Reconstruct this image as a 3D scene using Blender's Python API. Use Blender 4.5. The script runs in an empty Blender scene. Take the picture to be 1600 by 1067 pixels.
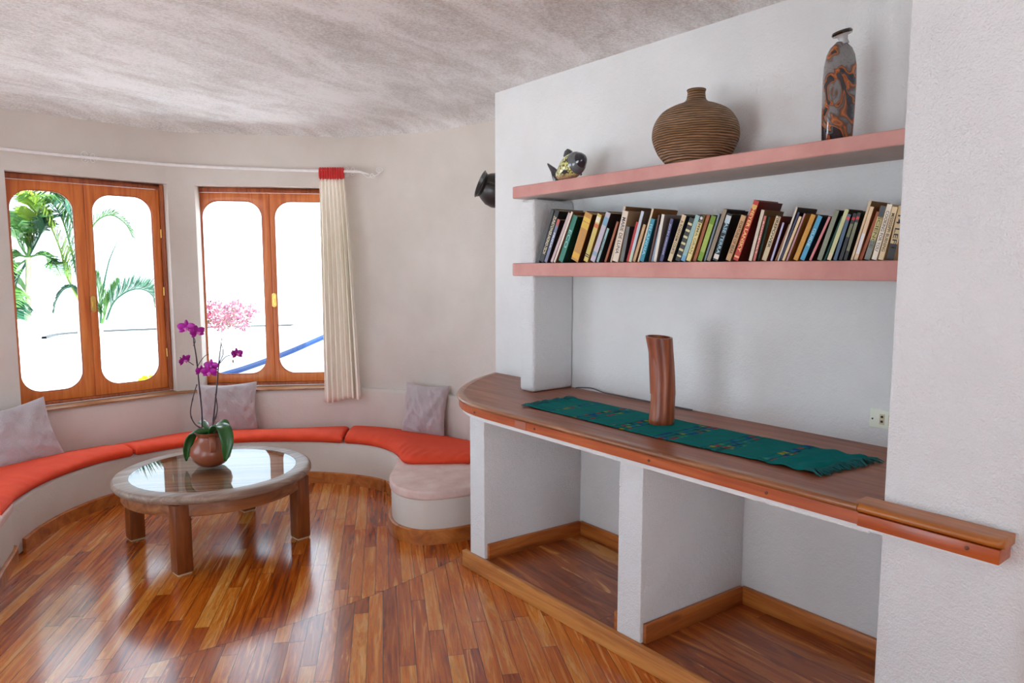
import bpy, bmesh, math, random
from mathutils import Vector, Matrix, Quaternion
random.seed(7)
C = bpy.context.scene.collection
sc = bpy.context.scene
# ------------------------------------------------------------------ camera
F, CX, CY, H = 1110.0, 800.0, 533.5, 1.5
TH = math.atan(115.5 / F); YAW = math.atan(880 / (F / math.cos(TH)))
hv = Vector((math.sin(YAW), math.cos(YAW), 0)); rv = Vector((math.cos(YAW), -math.sin(YAW), 0))
fw = hv * math.cos(TH) - Vector((0, 0, math.sin(TH))); uv = hv * math.sin(TH) + Vector((0, 0, math.cos(TH)))
EYE = Vector((0, 0, H))
cam = bpy.data.cameras.new('camera'); camo = bpy.data.objects.new('camera', cam); C.objects.link(camo)
cam.sensor_width = 36; cam.lens = 36 * F / 1600; cam.clip_start = .02; cam.clip_end = 200
camo.matrix_world = Matrix(((rv.x, uv.x, -fw.x, 0), (rv.y, uv.y, -fw.y, 0), (rv.z, uv.z, -fw.z, H), (0, 0, 0, 1)))
sc.camera = camo
def ray(px, py): return fw * F + rv * (px - CX) - uv * (py - CY)
def at_x(px, py, x):                      # measured point on the plane x = const
    d = ray(px, py); return EYE + d * (x / d.x)
def at_d(px, py, dist):                   # measured point at a horizontal distance from the eye
    d = ray(px, py); return EYE + d * (dist / math.hypot(d.x, d.y))

# ------------------------------------------------------------------ materials
def lin(c):
    if isinstance(c, str): c = tuple(int(c[i:i+2], 16) for i in (0, 2, 4))
    return tuple(((v/255)/12.92 if v/255 <= .04045 else ((v/255+.055)/1.055)**2.4) for v in c) + (1,)
MC = {}
class NT:
    def __init__(s, name):
        s.m = bpy.data.materials.new(name); s.m.use_nodes = True; s.t = s.m.node_tree
        s.b = s.t.nodes['Principled BSDF']; s.out = s.t.nodes['Material Output']
    def n(s, typ, **kw):
        nd = s.t.nodes.new(typ)
        for k, v in kw.items():
            if k.startswith('_'): s.set(nd.inputs[int(k[1:])], v)
            elif k.startswith('i_'): s.set(nd.inputs[k[2:].replace('_', ' ')], v)
            else: setattr(nd, k, v)
        return nd
    def set(s, sock, v):
        if isinstance(v, bpy.types.NodeSocket): s.t.links.new(v, sock)
        elif isinstance(v, bpy.types.Node): s.t.links.new(v.outputs[0], sock)
        else: sock.default_value = v
    def math(s, op, a, b=0.0, c=0.0):
        return s.n('ShaderNodeMath', operation=op, _0=a, _1=b, _2=c).outputs[0]
    def mix(s, f, a, b, mode='MIX'):
        nd = s.t.nodes.new('ShaderNodeMix'); nd.data_type = 'RGBA'; nd.blend_type = mode
        s.set(nd.inputs['Factor'], f); s.set(nd.inputs[6], a); s.set(nd.inputs[7], b); return nd.outputs[2]
    def ramp(s, f, stops, interp='LINEAR'):
        nd = s.t.nodes.new('ShaderNodeValToRGB'); cr = nd.color_ramp; cr.interpolation = interp
        while len(cr.elements) < len(stops): cr.elements.new(.5)
        for e, (p, c) in zip(cr.elements, stops): e.position = p; e.color = c
        s.set(nd.inputs[0], f); return nd.outputs[0]
    def noise(s, vec, scale, detail=3, rough=.5, dist=0):
        nd = s.n('ShaderNodeTexNoise', i_Scale=scale, i_Detail=detail, i_Roughness=rough, i_Distortion=dist)
        s.set(nd.inputs['Vector'], vec); return nd.outputs[0]
    def coord(s, kind='Object'): return s.t.nodes.new('ShaderNodeTexCoord').outputs[kind]
    def mapp(s, vec, scale=(1, 1, 1), rot=(0, 0, 0), loc=(0, 0, 0)):
        nd = s.n('ShaderNodeMapping'); s.set(nd.inputs[0], vec)
        nd.inputs['Scale'].default_value = scale; nd.inputs['Rotation'].default_value = rot; nd.inputs['Location'].default_value = loc
        return nd.outputs[0]
    def bump(s, h, strength=.2, dist=.01):
        nd = s.n('ShaderNodeBump', i_Strength=strength, i_Distance=dist, i_Height=h); s.set(s.b.inputs['Normal'], nd.outputs[0])
    def base(s, c): s.set(s.b.inputs['Base Color'], c)
    def rough(s, r): s.set(s.b.inputs['Roughness'], r)

def mat_plain(name, col, rough=.6, metal=0, coat=0, var=.12, vscale=30, sheen=0, emis=None):
    if name in MC: return MC[name]
    n = NT(name); c = lin(col)
    f = n.noise(n.coord(), vscale, 3)
    n.base(n.mix(f, tuple(v*(1-var) for v in c[:3])+(1,), tuple(min(1, v*(1+var)) for v in c[:3])+(1,)))
    n.rough(rough); n.b.inputs['Metallic'].default_value = metal; n.b.inputs['Coat Weight'].default_value = coat
    n.b.inputs['Sheen Weight'].default_value = sheen
    MC[name] = n.m; return n.m
def mat_plaster(name, a, b, bscale=140, bstr=.35, stain=1.5):
    n = NT(name); co = n.coord()
    f = n.noise(co, stain, 5, .6); g = n.noise(co, bscale, 3, .6); g2 = n.noise(co, bscale*.25, 2)
    n.base(n.mix(n.ramp(f, [(.35, (0, 0, 0, 1)), (.65, (1, 1, 1, 1))]), lin(a), lin(b)))
    n.rough(.85); n.bump(n.math('ADD', g, n.math('MULTIPLY', g2, 1.2)), bstr, .006); n.b.inputs['Specular IOR Level'].default_value = .25
    MC[name] = n.m; return n.m
def mat_wood(name, dark, mid, light, axis='y', scale=1.0, rough=.35, coat=0.0, knots=0.0, contrast=(.3, .5, .7)):
    n = NT(name); co = n.coord()
    st = {'x': (1.1, 16, 16), 'y': (16, 1.1, 16), 'z': (16, 16, 1.1)}[axis]
    v = n.mapp(co, tuple(x*scale for x in st))
    w = n.noise(v, 1.0, 5, .62, 1.6)
    fine = n.noise(n.mapp(co, tuple(x*scale*6 for x in st)), 1.0, 3, .6)
    c = n.ramp(w, [(contrast[0], lin(dark)), (contrast[1], lin(mid)), (contrast[2], lin(light))])
    c = n.mix(n.math('MULTIPLY', fine, .35), c, lin(dark))
    if knots:
        kn = n.n('ShaderNodeTexVoronoi', i_Scale=1.0); n.set(kn.inputs['Vector'], n.mapp(co, {'x': (3.2, 9, 9), 'y': (9, 3.2, 9), 'z': (9, 9, 3.2)}[axis]))
        kf = n.ramp(kn.outputs['Distance'], [(.06, (1, 1, 1, 1)), (.16, (0, 0, 0, 1))])
        c = n.mix(n.math('MULTIPLY', kf, knots), c, lin((70, 30, 10)))
    n.base(c); n.rough(n.math('ADD', n.math('MULTIPLY', fine, .15), rough)); n.b.inputs['Coat Weight'].default_value = coat
    n.b.inputs['Coat Roughness'].default_value = .2
    n.bump(fine, .12, .002); MC[name] = n.m; return n.m
def mat_planks(name, ang, w, ln, cols, rough=.2, gap=.0015, seam=None, offs=0.0, wob=.22, gv=26.0):
    n = NT(name); co = n.coord()
    sx = n.n('ShaderNodeSeparateXYZ'); n.set(sx.inputs[0], co); x, y = sx.outputs[0], sx.outputs[1]
    s_, c_ = math.sin(ang), math.cos(ang)
    u = n.math('ADD', n.math('MULTIPLY', x, s_), n.math('MULTIPLY', y, c_))
    v = n.math('SUBTRACT', n.math('MULTIPLY', x, c_), n.math('MULTIPLY', y, s_))
    side = None
    if seam:
        cx, cy, R = seam
        dd = n.math('SQRT', n.math('ADD', n.math('POWER', n.math('SUBTRACT', x, cx), 2), n.math('POWER', n.math('SUBTRACT', y, cy), 2)))
        side = n.math('GREATER_THAN', dd, R)
        v = n.math('ADD', v, n.math('MULTIPLY', side, w*.43)); u = n.math('ADD', u, n.math('MULTIPLY', side, 3.3))
        sm = n.math('LESS_THAN', n.math('ABSOLUTE', n.math('SUBTRACT', dd, R)), .003)
    vi = n.math('DIVIDE', v, w); row = n.math('FLOOR', vi); fv = n.math('SUBTRACT', vi, row)
    rn = n.n('ShaderNodeTexWhiteNoise', noise_dimensions='1D'); n.set(rn.inputs['W'], row)
    ui = n.math('ADD', n.math('DIVIDE', u, ln), n.math('MULTIPLY', rn.outputs[0], 7.3)); seg = n.math('FLOOR', ui); fu = n.math('SUBTRACT', ui, seg)
    cv = n.n('ShaderNodeCombineXYZ', _0=row, _1=seg, _2=offs)
    wn = n.n('ShaderNodeTexWhiteNoise', noise_dimensions='3D'); n.set(wn.inputs['Vector'], cv.outputs[0])
    rc = n.n('ShaderNodeSeparateColor'); n.set(rc.inputs[0], wn.outputs[1])
    # grain: per-plank offset
    gx = n.n('ShaderNodeCombineXYZ', _0=n.math('MULTIPLY', v, gv), _1=n.math('MULTIPLY', u, 1.5), _2=n.math('MULTIPLY', rc.outputs[0], 40.0))
    g = n.noise(gx.outputs[0], 1.0, 4, .55, 2.0)
    rings = n.math('FRACT', n.math('MULTIPLY', g, 9.0)); rings = n.math('MULTIPLY', n.math('ABSOLUTE', n.math('SUBTRACT', rings, .5)), 2.0)
    gf = n.noise(n.n('ShaderNodeCombineXYZ', _0=n.math('MULTIPLY', v, 240.0), _1=n.math('MULTIPLY', u, 7.0), _2=n.math('MULTIPLY', rc.outputs[0], 40.0)).outputs[0], 1.0, 2)
    tone = n.math('ADD', n.math('MULTIPLY', rc.outputs[1], 1-wob*2), n.math('MULTIPLY', g, wob*2))
    c = n.ramp(tone, [(p, lin(q)) for p, q in cols])
    c = n.mix(n.math('MULTIPLY', rings, .38), c, lin((112, 42, 8)))
    c = n.mix(n.math('MULTIPLY', gf, .35), c, lin((95, 40, 10)))
    # pale sapwood streaks
    sap = n.ramp(g, [(.60, (0, 0, 0, 1)), (.66, (1, 1, 1, 1))]); c = n.mix(n.math('MULTIPLY', sap, n.math('MULTIPLY', rc.outputs[2], .8)), c, lin((222, 165, 100)))
    e = n.math('MINIMUM', n.math('MULTIPLY', fv, w), n.math('MULTIPLY', n.math('SUBTRACT', 1.0, fv), w))
    eu = n.math('MINIMUM', n.math('MULTIPLY', fu, ln), n.math('MULTIPLY', n.math('SUBTRACT', 1.0, fu), ln))
    gp = n.math('LESS_THAN', n.math('MINIMUM', e, eu), gap)
    c = n.mix(n.math('MULTIPLY', gp, .8), c, lin((50, 18, 6)))
    if seam: c = n.mix(n.math('MULTIPLY', sm, .55), c, lin((70, 38, 20)))
    n.base(c)
    un = n.noise(n.mapp(co, (6, 6, 6)), 1.0, 3)
    n.rough(n.math('ADD', n.math('MULTIPLY', gf, .08), n.math('ADD', rough-.05, n.math('MULTIPLY', un, .06))))
    hh = n.math('SUBTRACT', n.math('MULTIPLY', un, .6), n.math('MULTIPLY', gp, 1.0))
    n.bump(n.math('ADD', hh, n.math('MULTIPLY', rc.outputs[1], .5)), .25, .0025)
    n.b.inputs['Coat Weight'].default_value = .5; n.b.inputs['Coat Roughness'].default_value = rough*.7
    MC[name] = n.m; return n.m
def mat_fabric(name, a, b, sc_=250, bump=.3, sheen=.3, rough=.9):
    n = NT(name); co = n.coord()
    n.base(n.mix(n.noise(co, 9, 4), lin(a), lin(b))); n.rough(rough)
    n.b.inputs['Sheen Weight'].default_value = sheen
    n.bump(n.math('ADD', n.noise(co, sc_, 2), n.math('MULTIPLY', n.noise(co, 14, 4, .6), 2.5)), bump, .006); MC[name] = n.m; return n.m

WALL = mat_plaster('plaster_white', (220, 221, 221), (230, 231, 231))
WALLR = mat_plaster('plaster_round_wall', (201, 192, 183), (215, 208, 201), 90, .22, .9)
ROUGHW = mat_plaster('plaster_rough_white', (220, 221, 223), (229, 230, 231), 190, .7)
PINK = mat_plaster('pink_painted_cement', (200, 144, 138), (212, 160, 152), 160, .2, 6)
PINKB = mat_plaster('pale_pink_cement', (205, 172, 164), (220, 196, 188), 100, .15, 7)
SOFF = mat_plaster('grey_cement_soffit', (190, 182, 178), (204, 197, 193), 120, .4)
n = NT('ceiling_plaster'); co = n.coord()
mv = n.mapp(co, (1.0, 1.0, 1.0), (0, 0, -.5))
f1 = n.noise(n.mapp(mv, (1.0, 2.6, 1)), 1.5, 7, .68, .5); f2 = n.noise(n.mapp(co, (1, 1.4, 1)), 75, 4, .8)
mf = n.ramp(n.math('ADD', n.math('MULTIPLY', f1, .5), n.math('MULTIPLY', f2, .5)), [(.38, (0, 0, 0, 1)), (.56, (1, 1, 1, 1))])
n.base(n.mix(mf, lin((196, 194, 190)), lin((243, 246, 247)))); n.rough(.9); n.bump(f2, .4, .006); n.b.inputs['Specular IOR Level'].default_value = .1
CEIL = n.m
TEAK = [(.26, (126, 46, 6)), (.40, (188, 88, 16)), (.54, (224, 124, 34)), (.68, (240, 162, 72)), (.85, (246, 198, 122))]
FLOOR = mat_planks('teak_floor', math.radians(28), .062, .85, TEAK, .19, .0012, seam=(1.0, 6.4, 3.57), wob=.34)
NICHE = mat_planks('teak_niche_floor', math.radians(3), .115, 2.4, [(.28, (104, 44, 14)), (.44, (168, 84, 32)), (.56, (206, 122, 54)), (.66, (232, 176, 112))], .3, .0014, offs=5.0, wob=.36, gv=11.0)
TRIMW = mat_wood('teak_trim', (120, 58, 18), (185, 105, 42), (214, 140, 66), 'y', .8, .4, .2, .5)
KICKW = mat_wood('teak_kick', (150, 84, 34), (205, 138, 70), (226, 168, 100), 'y', .7, .45, .1, .3)
TRIMX = mat_wood('teak_trim_across', (120, 58, 18), (175, 95, 38), (205, 130, 60), 'x', .8, .4, .2, .6)
BASEW = mat_wood('teak_bench_base', (130, 66, 22), (180, 104, 42), (205, 130, 62), 'x', .5, .4, .2)
COUNT = mat_wood('counter_top_teak', (110, 56, 34), (152, 86, 54), (172, 106, 72), 'y', .8, .36, .1)
FASC = mat_wood('counter_fascia_teak', (140, 55, 18), (182, 84, 32), (200, 108, 50), 'y', .9, .3, .3)
EDGEW = mat_wood('counter_edge_teak', (110, 62, 34), (150, 90, 50), (178, 118, 74), 'y', .9, .25, .4)
HONEY = mat_wood('honey_teak', (140, 74, 26), (186, 110, 38), (206, 132, 54), 'y', .9, .3, .3)
WINW = mat_wood('window_teak', (180, 84, 26), (212, 116, 46), (226, 140, 66), 'z', 1.0, .4, .2)
WINX = mat_wood('window_teak_rail', (150, 70, 26), (190, 102, 44), (206, 124, 60), 'x', 1.0, .4, .2)
WIND = mat_wood('window_frame_teak', (124, 56, 24), (168, 84, 40), (190, 106, 56), 'z', 1.0, .45)
TABW = mat_wood('weathered_teak', (108, 84, 68), (146, 120, 104), (180, 158, 144), 'x', .9, .4, .1)
APRW = mat_wood('table_apron_teak', (100, 50, 20), (150, 86, 40), (178, 114, 62), 'x', .7, .4, .1)
LEGW = mat_wood('table_leg_teak', (84, 36, 12), (130, 66, 24), (156, 88, 38), 'z', .9, .35, .2)
CUSH = mat_fabric('orange_red_fabric', (218, 58, 26), (232, 80, 42), 300, .35, 0)
PILL = mat_fabric('lilac_grey_velvet', (172, 160, 164), (198, 187, 189), 200, .8, .3)
CURT = mat_fabric('cream_cotton', (240, 232, 218), (246, 240, 228), 400, .12, .1)
REDF = mat_fabric('red_heading_cloth', (190, 24, 24), (210, 40, 36), 300, .3)
IRON = mat_plain('white_iron', (232, 230, 228), .4); BRASS = mat_plain('brass', (236, 200, 112), .35, 1.0)
TERRA = mat_plain('terracotta', (142, 74, 48), .35, 0, .35, .12, 8)
SOIL = mat_plain('bark_soil', (96, 74, 60), .9, var=.6, vscale=120)
LEAF = mat_plain('orchid_leaf', (38, 92, 36), .32, 0, .3, .25, 12)
STEM = mat_plain('orchid_stem', (62, 42, 46), .5); PETAL = mat_plain('orchid_petal', (168, 16, 150), .5, var=.3, vscale=60)
PETL = mat_plain('orchid_lip', (225, 120, 205), .5); BUD = mat_plain('orchid_bud', (150, 140, 110), .5)
BLACK = mat_plain('black_clay', (38, 34, 34), .42, 0, .2, .4, 20); SOCK = mat_plain('cream_plastic', (226, 230, 214), .4, var=.02)
DARK = mat_plain('dark_plastic', (40, 30, 24), .5); GREYC = mat_plain('grey_cable', (92, 92, 96), .5)
PAGES = mat_plain('book_pages', (196, 174, 140), .8, var=.2, vscale=90)
OUTW = mat_plaster('sunlit_white_plaster', (236, 238, 240), (244, 246, 248), 60, .2); OUTB = mat_plain('blue_painted_band', (24, 62, 120), .6)
OUTD = mat_plain('dark_coping', (52, 58, 60), .8)
# glass: thin pane
def mat_pane(name, refl=.06, tint=(1, 1, 1, 1)):
    n = NT(name); t = n.t; t.nodes.remove(n.b)
    tr = n.n('ShaderNodeBsdfTransparent'); tr.inputs[0].default_value = tint
    gl = n.n('ShaderNodeBsdfGlossy'); gl.inputs['Roughness'].default_value = .0
    fr = n.n('ShaderNodeFresnel'); fr.inputs[0].default_value = 1.5
    mx = n.n('ShaderNodeMixShader'); t.links.new(fr.outputs[0], mx.inputs[0]); t.links.new(tr.outputs[0], mx.inputs[1]); t.links.new(gl.outputs[0], mx.inputs[2])
    ge = n.n('ShaderNodeNewGeometry'); t.links.new(n.math('MULTIPLY', fr.outputs[0], n.math('SUBTRACT', 1.0, ge.outputs['Backfacing'])), mx.inputs[0])
    t.links.new(mx.outputs[0], n.out.inputs[0]); return n.m
PANE = mat_pane('window_glass'); 

# ------------------------------------------------------------------ mesh helpers
class MB:
    def __init__(s): s.v = []; s.f = []; s.m = []
    def add(s, vs, fs, mi=0):
        o = len(s.v); s.v += [Vector(v) for v in vs]; s.f += [[i+o for i in f] for f in fs]; s.m += [mi]*len(fs); return s
    def box(s, x0, x1, y0, y1, z0, z1, mi=0, M=None):
        vs = [Vector(p) for p in ((x0, y0, z0), (x1, y0, z0), (x1, y1, z0), (x0, y1, z0), (x0, y0, z1), (x1, y0, z1), (x1, y1, z1), (x0, y1, z1))]
        if M: vs = [M @ v for v in vs]
        return s.add(vs, [(0, 3, 2, 1), (4, 5, 6, 7), (0, 1, 5, 4), (1, 2, 6, 5), (2, 3, 7, 6), (3, 0, 4, 7)], mi)
    def prism(s, out, z0, z1, mi=0):
        a = sum(p[0]*q[1]-q[0]*p[1] for p, q in zip(out, out[1:]+out[:1]))
        if a < 0: out = out[::-1]
        k = len(out)
        vs = [(p[0], p[1], z0) for p in out]+[(p[0], p[1], z1) for p in out]
        fs = [list(range(k))[::-1], list(range(k, 2*k))]+[(i, (i+1) % k, (i+1) % k+k, i+k) for i in range(k)]
        return s.add(vs, fs, mi)
    def tube(s, pts, r, seg=8, mi=0, cap=True, flat=None):
        pts = [Vector(p) for p in pts]; k = len(pts); rs = r if isinstance(r, (list, tuple)) else [r]*k
        t0 = (pts[1]-pts[0]).normalized(); nrm = t0.orthogonal().normalized(); vs = []; prev = t0
        for i, p in enumerate(pts):
            t = (pts[min(i+1, k-1)]-pts[max(i-1, 0)]).normalized()
            nrm = (prev.rotation_difference(t) @ nrm); nrm = (nrm - t*nrm.dot(t)).normalized(); prev = t; b = t.cross(nrm)
            for j in range(seg):
                a = 2*math.pi*j/seg; vs.append(p+(nrm*math.cos(a)+b*math.sin(a))*rs[i])
        fs = [(i*seg+j, i*seg+(j+1) % seg, (i+1)*seg+(j+1) % seg, (i+1)*seg+j) for i in range(k-1) for j in range(seg)]
        if cap: fs += [list(range(seg))[::-1], list(range((k-1)*seg, k*seg))]
        return s.add(vs, fs, mi)
    def lathe(s, prof, seg=40, c=(0, 0, 0), sx=1, sy=1, mi=0, M=None):
        vs = []; k = len(prof)
        for r, z in prof:
            for j in range(seg):
                a = 2*math.pi*j/seg; vs.append(Vector((c[0]+r*sx*math.cos(a), c[1]+r*sy*math.sin(a), c[2]+z)))
        if M: vs = [M @ v for v in vs]
        fs = [(i*seg+j, i*seg+(j+1) % seg, (i+1)*seg+(j+1) % seg, (i+1)*seg+j) for i in range(k-1) for j in range(seg)]
        fs += [list(range(seg))[::-1], list(range((k-1)*seg, k*seg))]
        return s.add(vs, fs, mi)
    def grid(s, rows, mi=0, closed=False):
        k = len(rows[0]); vs = [p for r_ in rows for p in r_]; m_ = k if closed else k-1
        return s.add(vs, [(i*k+j, i*k+(j+1) % k, (i+1)*k+(j+1) % k, (i+1)*k+j) for i in range(len(rows)-1) for j in range(m_)], mi)
    def build(s, name, mats, parent=None, smooth=False, bevel=0, bseg=2, angle=35, sub=0, local=False):
        me = bpy.data.meshes.new(name); off = parent_loc(parent) if (parent and not local) else Vector((0, 0, 0))
        me.from_pydata([v-off for v in s.v], [], s.f)
        if not isinstance(mats, (list, tuple)): mats = [mats]
        for m in mats: me.materials.append(m)
        me.polygons.foreach_set('material_index', s.m)
        bm = bmesh.new(); bm.from_mesh(me); bmesh.ops.remove_doubles(bm, verts=bm.verts, dist=1e-6)
        bmesh.ops.recalc_face_normals(bm, faces=bm.faces)
        if bevel:
            es = [e for e in bm.edges if len(e.link_faces) == 2 and e.calc_face_angle(0) > math.radians(angle)]
            bmesh.ops.bevel(bm, geom=es, offset=bevel, segments=bseg, affect='EDGES', profile=.5, clamp_overlap=True)
        bm.to_mesh(me); bm.free()
        if smooth or bevel:
            me.polygons.foreach_set('use_smooth', [True]*len(me.polygons)); me.set_sharp_from_angle(angle=math.radians(40))
        o = bpy.data.objects.new(name, me); C.objects.link(o)
        if parent: o.parent = parent
        if sub:
            md = o.modifiers.new('sub', 'SUBSURF'); md.levels = md.render_levels = sub
        return o
def parent_loc(p):
    v = Vector((0, 0, 0))
    while p: v += Vector(p.location); p = p.parent
    return v
def thing(name, label, cat, loc=(0, 0, 0), rot=(0, 0, 0), group=None):
    o = bpy.data.objects.new(name, None); C.objects.link(o); o.location = loc; o.rotation_euler = rot
    o.empty_display_size = .05; o['label'] = label; o['category'] = cat
    if group: o['group'] = group
    return o
def tag(o, label, cat, group=None, kind=None):
    o['label'] = label; o['category'] = cat
    if group: o['group'] = group
    if kind: o['kind'] = kind
    return o
def struct(o): o['kind'] = 'structure'; return o
def spline(pts, k=8, closed=False):
    P = [Vector(p) for p in pts]; N_ = len(P); out = []
    rng = range(N_ if closed else N_-1)
    for i in rng:
        p1, p2 = P[i], P[(i+1) % N_]
        p0 = P[(i-1) % N_] if (closed or i > 0) else p1*2-p2
        p3 = P[(i+2) % N_] if (closed or i < N_-2) else p2*2-p1
        for j in range(k):
            t = j/k
            out.append(.5*((2*p1)+(p2-p0)*t+(2*p0-5*p1+4*p2-p3)*t*t+(3*p1-p0-3*p2+p3)*t**3))
    if not closed: out.append(P[-1])
    return out
def offset(pts, d):                        # + = to the left of travel
    out = []
    for i, p in enumerate(pts):
        a = pts[max(i-1, 0)]; b = pts[min(i+1, len(pts)-1)]
        t = Vector((b[0]-a[0], b[1]-a[1])).normalized(); out.append(Vector((p[0]-t.y*d, p[1]+t.x*d)))
    return out
def V2(l): return [Vector(p) for p in l]

# ------------------------------------------------------------------ shell
CT = .865; XB = 2.575
struct(MB().box(-3.2, 3.3, -3.0, 5.75, -.12, 0).build('floor', FLOOR))
# round wall inner face, travelled left to right (inside is on the right)
UL = spline(V2([(-1.039, 3.551), (-0.975, 4.081), (-0.763, 4.611), (-0.424, 5.067), (-0.053, 5.321), (0.307, 5.443)]), 6)
W1A, W1B = Vector((0.307, 5.443)), Vector((1.272, 5.623))
PIER = V2([(1.272, 5.623), (1.357, 5.620), (1.447, 5.581)])
W2A, W2B = Vector((1.447, 5.581)), Vector((2.369, 5.072))
UR = spline(V2([(2.369, 5.072), (2.544, 4.876), (2.714, 4.590), (2.830, 4.272), (2.894, 3.922), (2.910, 3.625), (2.935, 3.28)]), 6)
TK = .20; ZS, ZT = .588, 2.10
def wall_strip(pts, z0, z1, th=TK):
    o = offset(pts, th); return MB().prism([tuple(p) for p in pts]+[tuple(p) for p in o[::-1]], z0, z1)
def dirn(a, b): return (b-a).normalized()
ROUND = UL + PIER[0:1] + PIER[1:] + UR
def build_round():
    mb = MB()
    full = UL+PIER+UR
    outer = offset(full, TK)
    iL = len(UL)-1; iP0 = len(UL); iP1 = iP0+len(PIER)-1; n_ = len(full)
    for i in range(n_-1):
        a, b, c, d = full[i], full[i+1], outer[i+1], outer[i]
        win = (i == iL) or (i == iP1)
        opn = i < iL and 3.6 < (a.y+b.y)/2 < 5.0
        for z0, z1 in (((0, ZS-.006), (ZT, 2.62)) if (win or opn) else ((0, ZS-.006), (ZS-.006, ZT), (ZT, 2.62))):
            vs = [(p.x, p.y, z) for z in (z0, z1) for p in (a, b, c, d)]
            mb.add(vs, [(0, 1, 5, 4), (2, 3, 7, 6)]+([] if not (win or opn) else [(0, 3, 2, 1), (4, 5, 6, 7)]))
        if win:
            mb.add([(a.x, a.y, ZS-.006), (d.x, d.y, ZS-.006), (d.x, d.y, ZT), (a.x, a.y, ZT)], [(0, 1, 2, 3)])
            mb.add([(b.x, b.y, ZS-.006), (c.x, c.y, ZS-.006), (c.x, c.y, ZT), (b.x, b.y, ZT)], [(0, 1, 2, 3)])
    return mb.build('wall_round', WALLR, smooth=True, angle=30)
struct(build_round())
# thicker backrest wall below the sill
low_in = offset(ROUND, -.035)
mb = MB(); rows = []
for p, q in zip(low_in, ROUND):
    m_ = p+(q-p)*.35
    rows.append([(p.x, p.y, 0), (p.x, p.y, .25), (p.x, p.y, ZS-.04), (p.x*.93+q.x*.07, p.y*.93+q.y*.07, ZS-.022), (m_.x, m_.y, ZS-.012), (q.x, q.y, ZS-.009), (q.x, q.y, 0)])
mb.grid(rows); struct(mb.build('wall_backrest', WALLR, smooth=True))
# sill board
sb = spline(V2([(0.318, 5.443), (0.795, 5.535), (1.272, 5.620), (1.378, 5.610), (1.484, 5.562), (1.929, 5.316), (2.359, 5.077)]), 5)
ib = offset(sb, -.055); ob = offset(sb, .085)
rows = [[(a.x, a.y, ZS-.014), (a.x, a.y, ZS-.003), (a.x*.9+b.x*.1, a.y*.9+b.y*.1, ZS), (b.x, b.y, ZS), (b.x, b.y, ZS-.014)] for a, b in zip(ib, ob)]
struct(MB().grid(rows, closed=True).build('trim_window_sill', mat_wood('sill_teak', (110, 66, 34), (168, 118, 76), (190, 142, 100), 'x', .8, .4), smooth=True))
# back wall of the book shelves, pillar, other walls
struct(MB().box(XB, XB+.42, .4, 3.43, 0, 2.62).build('wall_bookshelf', WALL, bevel=.006))
pl = [(XB+.05, .855), (1.975, .855), (1.97, .85), (1.97, .56)]+[(2.02-.05*math.cos(a), .56-.05*math.sin(a)) for a in [i*math.pi/2/8 for i in range(1, 9)]]+[(2.9, .51), (2.9, .855)]
struct(MB().prism(pl, 0, 2.62).build('wall_pillar', ROUGHW, bevel=.01, bseg=3))
struct(MB().box(2.85, 3.05, -3.0, .6, 0, 2.62).build('wall_right', WALL))
mb = MB().box(-1.75, -1.55, 2.75, 3.66, 0, 2.62).box(-1.75, -1.55, 1.1, 2.75, 2.1, 2.62).box(-1.75, -1.55, -3.0, 1.1, 0, 2.62).box(-1.6, -1.02, 3.46, 3.62, 0, 2.62)
struct(mb.build('wall_left', WALL))
mb = MB().box(-1.75, -1.3, -3.0, -2.8, 0, 2.62).box(.4, 3.0, -3.0, -2.8, 0, 2.62).box(-1.3, .4, -3.0, -2.8, 2.1, 2.62)
struct(mb.build('wall_rear', WALL))
# ceiling: shallow vault, coved down to the round wall
cc = Vector((1.05, 3.0))
bd = [(p, 1.0) for p in offset(ROUND, .05)]
bd = [(Vector((-1.7, -2.95)), 0), (Vector((-1.7, 0)), 0), (Vector((-1.7, 2.0)), 0), (Vector((-1.65, 3.0)), 0), (Vector((-1.35, 3.5)), .3)]+bd+[(Vector((3.02, 3.12)), .2), (Vector((3.02, 2.9)), 0), (Vector((2.95, 1.5)), 0), (Vector((3.0, 0)), 0), (Vector((3.0, -2.95)), 0), (Vector((1, -2.95)), 0)]
rows = []
for k in (1.3, 1.12, 1.0, .99, .98, .965, .95, .935, .92, .9, .87, .83, .78, .7, .6, .5, .35, .2, .05):
    row = []
    for p, w_ in bd:
        d = max(0, (1-k))*(p-cc).length; z = 2.515-w_*.062*math.exp(-(d/.12)**1.3)
        if w_ == 0 and k > 1: q = cc+(p-cc)*(1+(k-1)*.3)
        else: q = cc+(p-cc)*k
        row.append((q.x, q.y, z))
    rows.append(row)
rows.append([(cc.x, cc.y, 2.515)]*len(bd))
struct(MB().grid(rows, closed=True).build('ceiling', CEIL, smooth=True, angle=60))
struct(MB().box(-2.3, 3.5, -3.3, 6.4, 2.66, 2.8).build('ceiling_roof_slab', WALL))

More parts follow.
